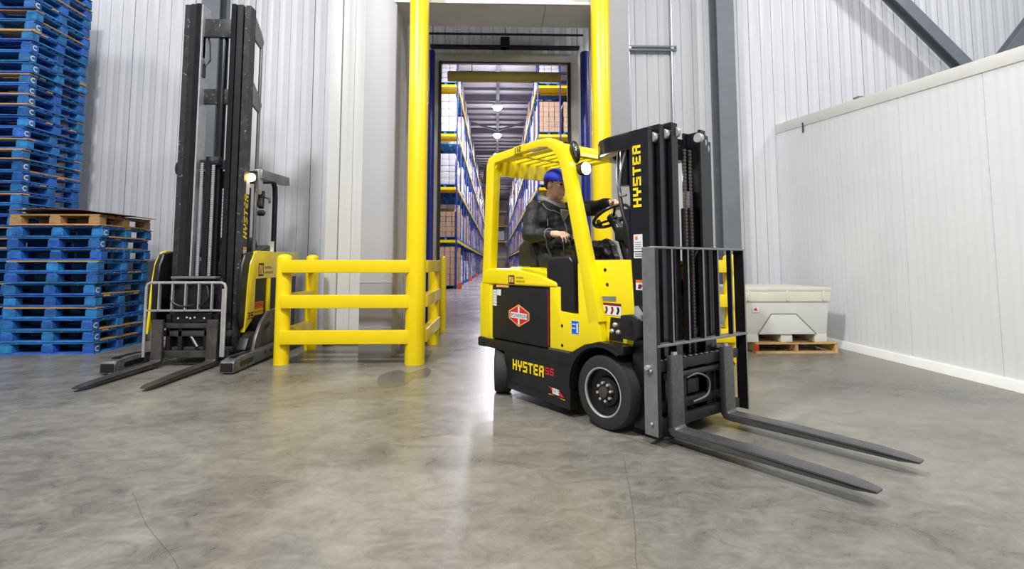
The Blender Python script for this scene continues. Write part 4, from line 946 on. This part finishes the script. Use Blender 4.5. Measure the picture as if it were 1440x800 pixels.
# head, turned to his left
hs_ = len(Bm.v)
Bm.ell((-.012, 0, .03), (.100, .077, .105)).ell((.022, 0, -.045), (.072, .060, .078)).ell((.062, 0, -.104), (.026, .028, .020)).ell((.045, .036, -.07), (.03, .022, .035)).ell((.045, -.036, -.07), (.03, .022, .035))
Bm.cap((.086, 0, .018), (.112, 0, -.022), .009, .014).ell((.10, .010, -.03), (.012, .008, .008)).ell((.10, -.010, -.03), (.012, .008, .008))
Bm.cap((.078, -.034, .028), (.078, .034, .028), .014).ell((.060, .042, -.02), (.026, .022, .022)).ell((.060, -.042, -.02), (.026, .022, .022))
Bm.cap((.083, -.018, -.060), (.083, .018, -.060), .008).cap((.081, -.016, -.074), (.081, .016, -.074), .009)
for s in (-1, 1): Bm.ell((-.008, s * .079, -.008), (.022, .010, .034), Matrix.Rotation(radians(12), 3, 'Y'))
Bm.cap((-.02, 0, -.06), (-.045, 0, -.20), .056, .06)
MH = Matrix.Translation(HC) @ Matrix.Scale(1.10, 4) @ Matrix.Rotation(radians(10), 4, 'Z') @ Matrix.Rotation(radians(8), 4, 'Y')
Bm.xf(MH, hs_)
def hand(mb, wrist, d, n, side, curl, spread=.0, thumb=1.):
    # d towards fingertips, n back-of-hand normal, side = +1 thumb on d x n side
    d = V(d).normalized(); n = V(n); n = (n - d * n.dot(d)).normalized(); r = d.cross(n) * side; w = V(wrist)
    mb.cap(w - d * .03, w + d * .02, .028, .03)
    for k in range(4):
        o = (.033 - .022 * k); mb.cap(w + d * .015 + r * o * .7, w + d * .085 + r * o, .017, .0145)
    lens = [(.042, .026, .020), (.046, .030, .021), (.042, .028, .020), (.034, .021, .018)]
    for k in range(4):
        o = (.033 - .022 * k); p = w + d * .085 + r * o; a = 0.; rad = .0108 if k < 3 else .0095
        for j, ln in enumerate(lens[k]):
            a += curl[j] * (1 + .08 * (k - 1)); q = p + (d * cos(a) - n * sin(a) + r * spread * (1.5 - k) * .1).normalized() * ln
            mb.cap(p, q, rad - .001 * j, rad - .001 * (j + 1), 10); p = q
    p = w + d * .025 + r * .03; q = p + (d * .6 + r * .75 - n * .35 * thumb).normalized() * .045; mb.cap(p, q, .017, .013, 10)
    q2 = q + (d * .85 + r * .25 - n * .45 * thumb).normalized() * .032; mb.cap(q, q2, .012, .0105, 10); q3 = q2 + (d * .9 - n * .45 * thumb).normalized() * .024; mb.cap(q2, q3, .0105, .009, 10)
hand(Bm, Rw + V((.03, .0, .004)), (.98, .12, -.05), (.0, -.35, 1), -1, (.55, .6, .4), 1.)
hand(Bm, Lw + V((.03, -.01, 0)), (.95, -.25, -.08), (.1, .5, 1), 1, (.9, 1.1, .7), .5)
obj('body', remesh(Bm, 'body', .0055, 2), 'skin', dr)
for s in (-1, 1):
    e = MB().ell(tuple(MH @ V((.0845, s * .031, .006))), (.012, .012, .008)).build('eye', 'eye', dr)
    MB().cap(MH @ V((.091, s * .018, .030)), MH @ V((.080, s * .048, .030)), .0055).build('eyebrow', 'hair', dr)
hr = MB().ell((-.025, 0, .022), (.094, .0835, .092), None, 24, 16); hr.v = [(min(a, .022), b, max(-.05 if a < -.045 else .012, c)) for a, b, c in hr.v]
hr.xf(MH).build('hair', 'hair', dr)
cp = MB().ell((-.008, 0, .042), (.116, .096, .104), None, 28, 18); cp.v = [(a, b, max(.026 + (.016 if a > .05 else 0), c)) for a, b, c in cp.v]
cpo = cp.xf(MH).build('cap', 'cap_blue', dr)
vis = MB()
pts = [(.085 + .055 * cos(radians(t)) * (1 if abs(t) < 89 else 1), .078 * sin(radians(t))) for t in range(-90, 91, 15)]
vis.prism(pts + [(.045, .075), (.07, 0), (.045, -.075)], .046, .054, axis='z'); vis.v = [(a, b, c - .16 * (a - .08) * (a > .08) - 1.8 * b * b) for a, b, c in vis.v]; vis.xf(MH).build('visor', 'cap_blue', cpo)
Jm = MB()
Jm.cap(HP + V((-.02, 0, -.03)), CH, .185, .195).cap(CH + V((0, .10, .02)), CH + V((0, -.12, .0)), .165, .165).cap(CH, NK + V((-.02, 0, -.03)), .17, .085)
Jm.cap(CH + V((0, -.12, .05)), Rs, .10, .085).cap(Rs, Re, .088, .084).cap(Re, Rw + V((-.03, 0, 0)), .078, .052).cap(CH + V((0, .12, .05)), Ls, .10, .085).cap(Ls, Le, .088, .075).cap(Le, Lw + V((-.03, 0, 0)), .072, .05)
Jm.cap(HP + V((.06, -.10, -.06)), HP + V((.06, .10, -.06)), .15)
jk = obj('jacket', remesh(Jm, 'jacket', .011, 3, .009, 12.), 'jacket', dr)
# collar: open stand-up collar
col = MB(); cc = NK + V((-.005, 0, .0)); n_ = 22
for i in range(n_ + 1):
    a = radians(38 + (360 - 76) * i / n_); op = abs(i / n_ - .5) * 2; r0 = .10; r1 = .118 + .02 * (op > .8)
    zt = .055 - .10 * op ** 3; dx = .05 * op ** 3
    ca, sa = cos(a + radians(10)), sin(a + radians(10))
    for r_, z_ in ((r0 + .02, -.07), (r1, zt), (r1 - .016, zt), (r0 + .002, -.07)): col.v.append(tuple(cc + V((r_ * ca + dx, r_ * sa, z_))))
for i in range(n_):
    for j in range(4): col.f.append((4 * i + j, 4 * i + (j + 1) % 4, 4 * i + 4 + (j + 1) % 4, 4 * i + 4 + j))
col.f += [(0, 1, 2, 3), (4 * n_ + 3, 4 * n_ + 2, 4 * n_ + 1, 4 * n_)]
col.build('collar', 'jacket', jk, bevel=.004)
MB().tube(bez([(-.90, -.10, 1.66), (-.885, -.06, 1.56), (-.86, -.05, 1.42), (-.83, -.05, 1.30)]), .006, 6).build('zip', 'piping_grey', jk)
MB().tube(bez([(-1.00, -.24, 1.755), (-.955, -.22, 1.70), (-.92, -.16, 1.68), (-.905, -.10, 1.66)]), .0045, 6).build('piping', 'piping_grey', jk)
MB().tube(bez([(-.96, -.225, 1.68), (-.93, -.24, 1.60), (-.92, -.245, 1.54)]), .004, 6).build('piping', 'piping_grey', jk)
MB().tube([Rw + V((-.045, .0, 0)) + V((0, .056 * cos(t * pi / 8), .056 * sin(t * pi / 8))) for t in range(16)], .006, 6, closed=True).build('cuff', 'piping_grey', jk)
# grey hood and neck opening
hm = MB(); ring = []
for i in range(26):
    a = 2 * pi * i / 26; f_ = max(0, cos(a - .2)); ring.append(NK + V((.088 * cos(a) + .035 * f_ - .016, .092 * sin(a), .045 - .075 * f_ + .035 * max(0, -cos(a)))))
hm.tube(ring, [.030 + .022 * max(0, -cos(2 * pi * i / 26)) for i in range(26)], 10, closed=True).build('hood', 'hoodie', dr)
MB().prism([(0, 0), (.06, .12), (-.075, .12)], 0, .02, axis='z').xf(Matrix.Translation((-.905, -.075, 1.585)) @ Matrix.Rotation(radians(90), 4, 'Z') @ Matrix.Rotation(radians(112), 4, 'X')).build('hood_front', 'hoodie', dr, bevel=.008)
Tm = MB()
Tm.cap(HP + V((0, -.09, -.06)), Rk, .112, .088).cap(Rk, Rf + V((0, 0, .06)), .088, .068).cap(HP + V((0, .09, -.06)), Lk_, .112, .088).cap(Lk_, Lf + V((0, 0, .06)), .088, .068).cap(HP + V((-.02, -.08, -.04)), HP + V((-.02, .08, -.04)), .14)
obj('trousers', remesh(Tm, 'trousers', .012, 4, .012, 11.), 'trousers', dr)
for f_ in (Rf, Lf):
    MB().cap(f_ + V((0, 0, .02)), f_ + V((0, 0, -.10)), .058, .055).cap(f_ + V((.0, 0, -.135)), f_ + V((.17, 0, -.15)), .055, .045).build('boot', 'rubber', dr)

# ================================================================ REACH TRUCK (world aligned, forks towards the camera)
RX = -3.58
rt = empty('reach_truck', (RX, 6.7, 0))
tag(rt, 'black and yellow reach truck with tall mast parked behind the yellow guard', 'reach truck')
def R(m): m.v = [(a - RX, b - 6.7, c) for a, b, c in m.v]; return m
# outriggers
for xa, xb in ((-4.25, -4.09), (-2.985, -2.835)):
    m = MB().prism([(5.84, .015), (5.84, .115), (5.87, .145), (6.05, .165), (6.35, .165), (6.5, .15), (8.0, .19), (8.0, .06), (6.6, .03)], xa, xb, axis='x')
    ot = R(m).build('outrigger', 'outrigger_steel', rt, bevel=.008)
    xs = xb + .001
    sl = [(6.0 + .02 * cos(radians(t)) - .0, .085 + .028 * sin(radians(t))) for t in range(90, 271, 30)] + [(6.28 + .02 * cos(radians(t)), .090 + .028 * sin(radians(t))) for t in range(-90, 91, 30)]
    R(MB().prism(sl, xs, xs + .003, axis='x')).build('wheel_slot', 'decal_black', ot); R(MB().box(xa + .04, xb - .04, 5.95, 6.35, .160, .170)).build('top_slot', 'decal_black', ot)
    for yy in (6.12, ): R(MB().lathe([(.075, 0), (.078, .01), (.078, .10), (.075, .11)], (xa + .025, yy, .079), axis='x', n=20)).build('load_wheel', 'rubber', ot)
    for yy in (6.62, 6.78): R(MB().lathe([(.018, 0), (.018, .006)], (xb, yy, .11), axis='x', n=10)).build('bolt', 'frame_dark', ot)
    R(MB().box(xa + .01, xb - .01, 5.838, 5.842, .03, .12)).build('end_plate', 'frame_dark', ot)
# raised side plate with wheel
sp = R(MB().prism([(6.55, .13), (6.62, .30), (6.75, .46), (6.95, .58), (7.2, .60), (7.45, .45), (7.5, .15)], -2.99, -2.95, axis='x')).build('side_plate', 'outrigger_steel', rt, bevel=.006)
R(MB().prism([(6.82, .36), (6.86, .41), (6.96, .45), (7.0, .41), (6.9, .36)], -2.95, -2.947, axis='x')).build('plate_hole', 'decal_black', sp)
R(MB().prism([(6.42, .17), (6.5, .30), (6.66, .36), (6.72, .17)], -3.10, -2.99, axis='x')).build('link_arm', 'frame_dark', rt, bevel=.01)
# body
bdp = [(6.95, .18), (6.84, .45), (6.82, .95), (6.86, 1.22), (6.98, 1.345), (8.30, 1.36), (8.34, 1.30), (8.34, .18)]
R(MB().prism(bdp, -4.12, -3.14, axis='x')).build('power_unit', 'plastic_black', rt, bevel=.03, seg=3)
for xa, xb in ((-3.145, -3.09), (-4.17, -4.105)):
    cy = [(6.56, .40), (6.49, .55), (6.485, .95), (6.52, 1.18), (6.60, 1.32), (6.78, 1.35), (6.84, 1.32), (6.84, .45)]
    R(MB().prism(cy, xa - .004 if xa > -4 else xa + .004, xb - .012 if xa > -4 else xb + .012, axis='x')).build('front_cowl', 'plastic_black', rt, bevel=.02, seg=3)
    dl = 0 if xa > -4 else -.13
    yw = R(MB().prism([(a_ + dl, b_) for a_, b_ in ((6.60, .35), (6.625, .60), (6.65, .95), (6.70, 1.20), (6.80, 1.335), (6.90, 1.36), (8.3, 1.37), (8.3, 1.0), (6.86, 1.0), (6.85, .52))], xa if xa > -4 else -4.20, xb if xa > -4 else -4.168, axis='x')).build('side_cover', 'truck_yellow', rt, bevel=.012)
R(MB().box(-3.14, -3.11, 6.86, 8.25, .25, 1.0)).build('battery_side', 'frame_dark', rt)
R(MB().cyl((-3.10, 7.24, .25), (-3.10, 7.24, 1.0), .035, 12)).build('yellow_post', 'truck_yellow', rt)
R(MB().prism([(6.90, 1.33), (7.35, 1.45), (7.50, 1.45), (7.6, 1.36)], -3.5, -3.13, axis='x')).build('dash_cowl', 'plastic_black', rt, bevel=.03)
R(MB().prism([(6.90, 1.33), (7.30, 1.42), (7.50, 1.40), (7.6, 1.36)], -4.1, -3.75, axis='x')).build('dash_cowl', 'plastic_black', rt, bevel=.03)
# mast rails
MF = 6.53
def rch(xo, s, y0, y1, h0, h1, name, m, fl=.075):
    t = .022; q = MB().prism([(xo, y0), (xo, y1), (xo - s * fl, y1), (xo - s * fl, y1 - t), (xo - s * t, y1 - t), (xo - s * t, y0 + t), (xo - s * fl, y0 + t), (xo - s * fl, y0)], h0, h1, axis='z')
    return R(q).build(name, m, rt, bevel=.004, seg=1)
for s, xo in ((1, -3.155), (-1, -3.985)):
    rch(xo, s, MF + .04, MF + .19, .12, 4.50, 'outer_rail', 'mast_worn'); rch(xo - s * .085, s, MF + .02, MF + .20, .14, 4.50, 'middle_rail', 'frame_dark'); rch(xo - s * .165, s, MF, MF + .16, .16, 4.50, 'inner_rail', 'mast_black', .06)
    if s == -1: R(MB().box(xo + .235, xo + .255, MF + .0, MF + .17, .6, 4.48)).build('wear_strip', 'bare_steel', rt)
    for z0 in (.30, .62): R(MB().box(xo - .08 if s > 0 else xo - .02, xo + .02 if s > 0 else xo + .08, MF + .06, MF + .18, z0, z0 + .12)).build('mast_lug', 'frame_dark', rt, bevel=.006)
    for z0 in (3.25, 4.12):
        R(MB().prism([(MF + .16, z0), (MF + .40, z0 - .06), (MF + .46, z0 + .06), (MF + .38, z0 + .16), (MF + .2, z0 + .30)], xo - .03, xo + .0, axis='x')).build('mast_ear', 'backrest_steel', rt, bevel=.01)
    R(MB().cyl((xo - s * .015, MF + .40, 1.2), (xo - s * .015, MF + .40, 4.22), .022, 12)).build('lift_cylinder_rod', 'backrest_steel', rt)
    R(MB().cyl((xo - s * .12, MF + .24, .2), (xo - s * .12, MF + .24, 2.2), .035, 12)).build('lift_cylinder', 'frame_dark', rt)
for z0, z1, yy in ((4.08, 4.32, .05), (3.22, 3.42, .10), (2.38, 2.50, .08), (2.15, 2.33, .16), (1.05, 1.22, .12), (1.30, 1.40, .14)):
    m = R(MB().box(-3.80, -3.34, MF + yy, MF + yy + .05, z0, z1)).build('mast_crossmember', 'mast_worn' if z0 > 3 else 'frame_dark', rt, bevel=.01)
R(MB().cyl((-3.52, MF + .13, 1.0), (-3.52, MF + .13, 4.2), .055, 18)).build('centre_cylinder', 'mast_black', rt)
R(MB().cyl((-3.585, MF + .03, .95), (-3.585, MF + .03, 2.52), .042, 16)).build('free_lift_cylinder', 'mast_black', rt)
for xx in (-3.655, -3.515):
    ch_ = MB()
    for i in range(58): z = 1.0 + i * .025; ch_.box(xx - .018, xx + .018, MF - .005, MF + .012, z, z + .017)
    ch_.box(xx - .008, xx + .008, MF, MF + .008, 1.0, 2.44); R(ch_).build('lift_chain', 'bare_steel', rt)
R(MB().lathe([(.05, 0), (.06, .01), (.06, .10), (.05, .11)], (-3.56, MF + .03, 2.47), axis='x', n=18)).build('chain_sheave', 'mast_worn', rt)
R(MB().tube([(-3.76, MF + .05, 4.2), (-3.76, MF + .05, 3.85), (-3.70, MF + .06, 3.70), (-3.66, MF + .08, 3.78), (-3.68, MF + .1, 4.0), (-3.72, MF + .1, 4.15)], .010, 8)).build('hydraulic_hose', 'rubber_hose', rt)
R(MB().box(-3.78, -3.73, MF + .03, MF + .08, 3.80, 4.08)).build('hose_clip', 'frame_dark', rt)
R(MB().box(-3.76, -3.71, MF + .03, MF + .08, 3.55, 3.72)).build('hose_clip', 'frame_dark', rt)
# wire screen behind the mast
sc_ = MB()
for i in range(13): x_ = -3.83 + i * .045; sc_.bar((x_, 7.0, 1.38), (x_, 7.0, 2.15), .006, .006)
for i in range(17): z = 1.38 + i * .048; sc_.bar((-3.84, 7.0, z), (-3.28, 7.0, z), .006, .006)
R(sc_).build('wire_screen', 'frame_dark', rt)
R(MB().box(-3.86, -3.84, 6.98, 7.02, 1.3, 2.2)).build('screen_post', 'frame_dark', rt); R(MB().box(-3.29, -3.27, 6.98, 7.02, 1.3, 2.2)).build('screen_post', 'frame_dark', rt)
R(MB().prism([(6.95, 1.36), (7.05, 1.52), (7.3, 1.56), (7.4, 1.36)], -3.85, -3.3, axis='x')).build('seat_hump', 'seat_vinyl', rt, bevel=.05, seg=3)
# overhead guard
R(MB().prism([(6.85, 2.30), (6.86, 2.42), (7.75, 2.46), (7.78, 2.34)], -3.17, -3.06, axis='x')).build('overhead_rail', 'backrest_steel', rt, bevel=.008)
R(MB().prism([(6.85, 2.30), (6.86, 2.42), (7.75, 2.46), (7.78, 2.34)], -4.14, -4.03, axis='x')).build('overhead_rail', 'backrest_steel', rt, bevel=.008)
for yy in (6.9, 7.1, 7.3, 7.5, 7.7): R(MB().box(-4.05, -3.15, yy - .03, yy + .03, 2.36, 2.40)).build('overhead_slat', 'frame_dark', rt)
R(MB().prism([(6.83, 2.42), (6.92, 2.42), (6.96, 2.25), (6.92, 2.10), (6.85, 2.22)], -3.15, -3.09, axis='x')).build('guard_gusset', 'bare_steel', rt, bevel=.006)
for xx in (-3.12, -4.08): R(MB().tube([(xx, 7.20, 2.34), (xx, 7.34, 2.33), (xx, 7.40, 2.26), (xx, 7.42, 2.1), (xx, 7.42, 1.35)], .035, 12)).build('guard_pillar', 'frame_dark', rt)
R(MB().box(-3.155, -3.085, 7.34, 7.36, 1.36, 1.5)).build('label', 'decal_white', rt)
wl = R(MB().lathe([(.02, 0), (.055, .015), (.065, .05), (.065, .08)], (-3.155, 6.83, 2.30), axis='y', n=20, sgn=-1)).build('work_lamp', 'plastic_black', rt)
R(MB().lathe([(.052, .079), (.052, .086)], (-3.155, 6.83, 2.30), axis='y', n=20, sgn=-1)).build('lens', 'lamp_lens_warm', wl); R(MB().box(-3.20, -3.11, 6.80, 6.87, 2.33, 2.39)).build('lamp_bracket', 'frame_dark', wl)
pl2 = bpy.data.lights.new('reach_lamp_beam', 'SPOT'); pl2.energy = 40; pl2.color = (1, .72, .45); pl2.spot_size = radians(120); pl2.spot_blend = .6; pl2.shadow_soft_size = .05
po2 = bpy.data.objects.new('reach_lamp_beam', pl2); COL.objects.link(po2); po2.parent = rt; po2.location = (-3.155 - RX, 6.72 - 6.7, 2.30); po2.rotation_euler = (radians(75), 0, 0)
m_ = R(MB().ell((-4.13, 6.86, 2.43), (.055, .03, .10))).build('mirror_head', 'plastic_black', rt); R(MB().ell((-4.12, 6.835, 2.44), (.03, .01, .05))).build('mirror_face', 'mirror_glass', m_)
R(MB().box(-4.12, -3.98, 6.84, 6.87, 2.40, 2.43)).build('mirror_arm', 'frame_dark', rt)
cmr = R(MB().prism([(6.98, 2.16), (7.04, 2.16), (7.02, 1.92), (6.95, 1.95)], -3.16, -3.09, axis='x')).build('camera_unit', 'frame_dark', rt, bevel=.01)
R(MB().lathe([(.035, 0), (.04, .02), (.04, .07), (.02, .09)], (-3.15, 6.98, 1.86), axis='x', n=14)).build('camera_lens', 'plastic_black', cmr); R(MB().tube([(-3.10, 7.02, 2.08), (-3.03, 7.02, 2.06), (-3.02, 7.02, 2.0)], .015, 8)).build('camera_arm', 'frame_dark', cmr)
# carriage, backrest, forks
CY = 6.30
for z0, z1, yy in ((.44, .50, .02), (.34, .41, .05), (.10, .18, .02), (.16, .21, .10)): R(MB().box(-4.02, -3.14, CY + yy, CY + yy + .045, z0, z1)).build('carriage_bar', 'fork_worn', rt, bevel=.006)
R(MB().box(-3.86, -3.30, CY + .14, CY + .18, .16, 1.02)).build('carriage_plate', 'frame_dark', rt, bevel=.01)
for xx in (-3.86, -3.72, -3.42, -3.32): R(MB().box(xx - .025, xx + .025, CY + .05, CY + .2, .12, .60)).build('carriage_upright', 'frame_dark', rt, bevel=.006)
R(MB().box(-3.82, -3.34, CY + .0, CY + .05, .66, .97)).build('reach_housing', 'truck_black', rt, bevel=.03)
R(MB().box(-3.84, -3.32, CY + .02, CY + .12, 1.02, 1.045)).build('reach_housing_top', 'backrest_steel', rt)
R(MB().tube(bez([(-3.76, CY - .02, .95), (-3.78, CY - .05, .78), (-3.66, CY - .06, .70), (-3.5, CY - .05, .72)]), .014, 8)).build('hydraulic_hose', 'rubber_hose', rt)
R(MB().tube(bez([(-3.40, CY - .02, .95), (-3.36, CY - .05, .80), (-3.45, CY - .06, .70)]), .014, 8)).build('hydraulic_hose', 'rubber_hose', rt)
R(MB().cyl((-3.62, CY + .08, .36), (-3.50, CY + .03, .22), .02, 10)).build('tilt_rod', 'fork_worn', rt)
for i, xx in enumerate((-3.72, -3.62, -3.58, -3.53, -3.42)): R(MB().ell((xx, CY + .0, .555 + (.01 if i % 2 else 0)), (.014, .012, .014))).build('bolt', 'bare_steel', rt)
R(MB().box(-3.80, -3.34, CY + .01, CY + .05, .50, .62)).build('shift_block', 'frame_dark', rt, bevel=.02)
for xx in (-3.91, -3.42): pass
bk2 = empty('load_backrest'); bk2.parent = rt
BX0, BX1, BY = -4.07, -3.165, 6.255
R(MB().tube([(BX0, BY, .12), (BX0, BY, .92), (BX0 + .012, BY, .955), (BX0 + .045, BY, .972), (BX1 - .045, BY, .972), (BX1 - .012, BY, .955), (BX1, BY, .92), (BX1, BY, .12)], .017, 10)).build('hoop', 'bare_steel', bk2)
R(MB().box(BX1 - .035, BX1 + .005, BY - .01, BY + .012, .12, .90)).build('side_bar', 'bare_steel', bk2)
R(MB().box(BX0, BX1, BY - .012, BY + .012, .642, .662)).build('lower_bar', 'bare_steel', bk2)
for i in range(1, 6): xx = BX0 + (BX1 - BX0) * i / 6; R(MB().box(xx - .007, xx + .007, BY - .02, BY + .02, .655, .965)).build('upright_bar', 'bare_steel', bk2)
for xc in (-3.925, -3.30):
    q = MB().prism([(6.29, .06), (6.29, .545), (6.25, .545), (6.245, .085), (6.225, .072), (5.7, .066), (5.20, .046), (5.10, .040), (5.10, .028), (5.20, .026), (6.22, .022), (6.27, .034)], xc - .06, xc + .06, axis='x')
    q.v = [((xc + (a - xc) * .55) if b < 5.15 else a, b, c) for a, b, c in q.v]
    R(q).build('fork', 'fork_worn', rt, bevel=.005)
# decals
def rq(y0, y1, z0, z1, x, m, name='decal'): return R(MB().add([(x, y0, z0), (x, y1, z0), (x, y1, z1), (x, y0, z1)], [(0, 1, 2, 3)])).build(name, m, rt)
R(letters('HYSTER', (-3.153, MF + .17, 1.50), (0, 0, 1), (0, -1, 0), .10, .93, .25, .17)).build('lettering', 'decal_yellow', rt)
rq(MF + .10, MF + .19, 2.07, 2.24, -3.153, 'decal_white', 'label'); rq(MF + .09, MF + .17, 1.22, 1.40, -3.153, 'decal_white', 'label'); rq(MF + .10, MF + .16, 1.36, 1.395, -3.1525, 'decal_orange', 'label_mark'); rq(MF + .12, MF + .14, 1.24, 1.35, -3.1525, 'decal_red', 'label_mark')
rq(6.92, 7.07, 1.03, 1.20, -3.089, 'decal_black', 'badge'); rq(6.94, 7.05, 1.055, 1.175, -3.0885, 'decal_gold', 'badge_mark'); rq(6.98, 6.995, 1.055, 1.12, -3.088, 'decal_black', 'badge_mark'); rq(7.01, 7.022, 1.11, 1.175, -3.088, 'decal_black', 'badge_mark')
R(text('MATERIAL', (-3.088, 7.10, 1.125), (0, 1, 0), (0, 0, 1), .035, 1.0)).build('lettering', 'decal_black', rt); R(text('HANDLING', (-3.088, 7.10, 1.06), (0, 1, 0), (0, 0, 1), .035, 1.0)).build('lettering', 'decal_black', rt)
R(letters('35', (-3.088, 6.655, .50), (0, 1, 0), (0, 0, 1), .085, 1.0, .12, .2)).build('lettering', 'decal_darkred', rt)
rq(6.87, 7.14, .53, .70, -3.1085, 'decal_orange', 'warning_label'); rq(6.87, 7.14, .53, .61, -3.108, 'decal_yellow', 'warning_label')
R(text('DANGER', (-3.1075, 6.89, .64), (0, 1, 0), (0, 0, 1), .045, 1.2)).build('lettering', 'decal_darkred', rt); R(text('WARNING', (-3.1075, 6.90, .555), (0, 1, 0), (0, 0, 1), .03, 1.2)).build('lettering', 'decal_darkred', rt)
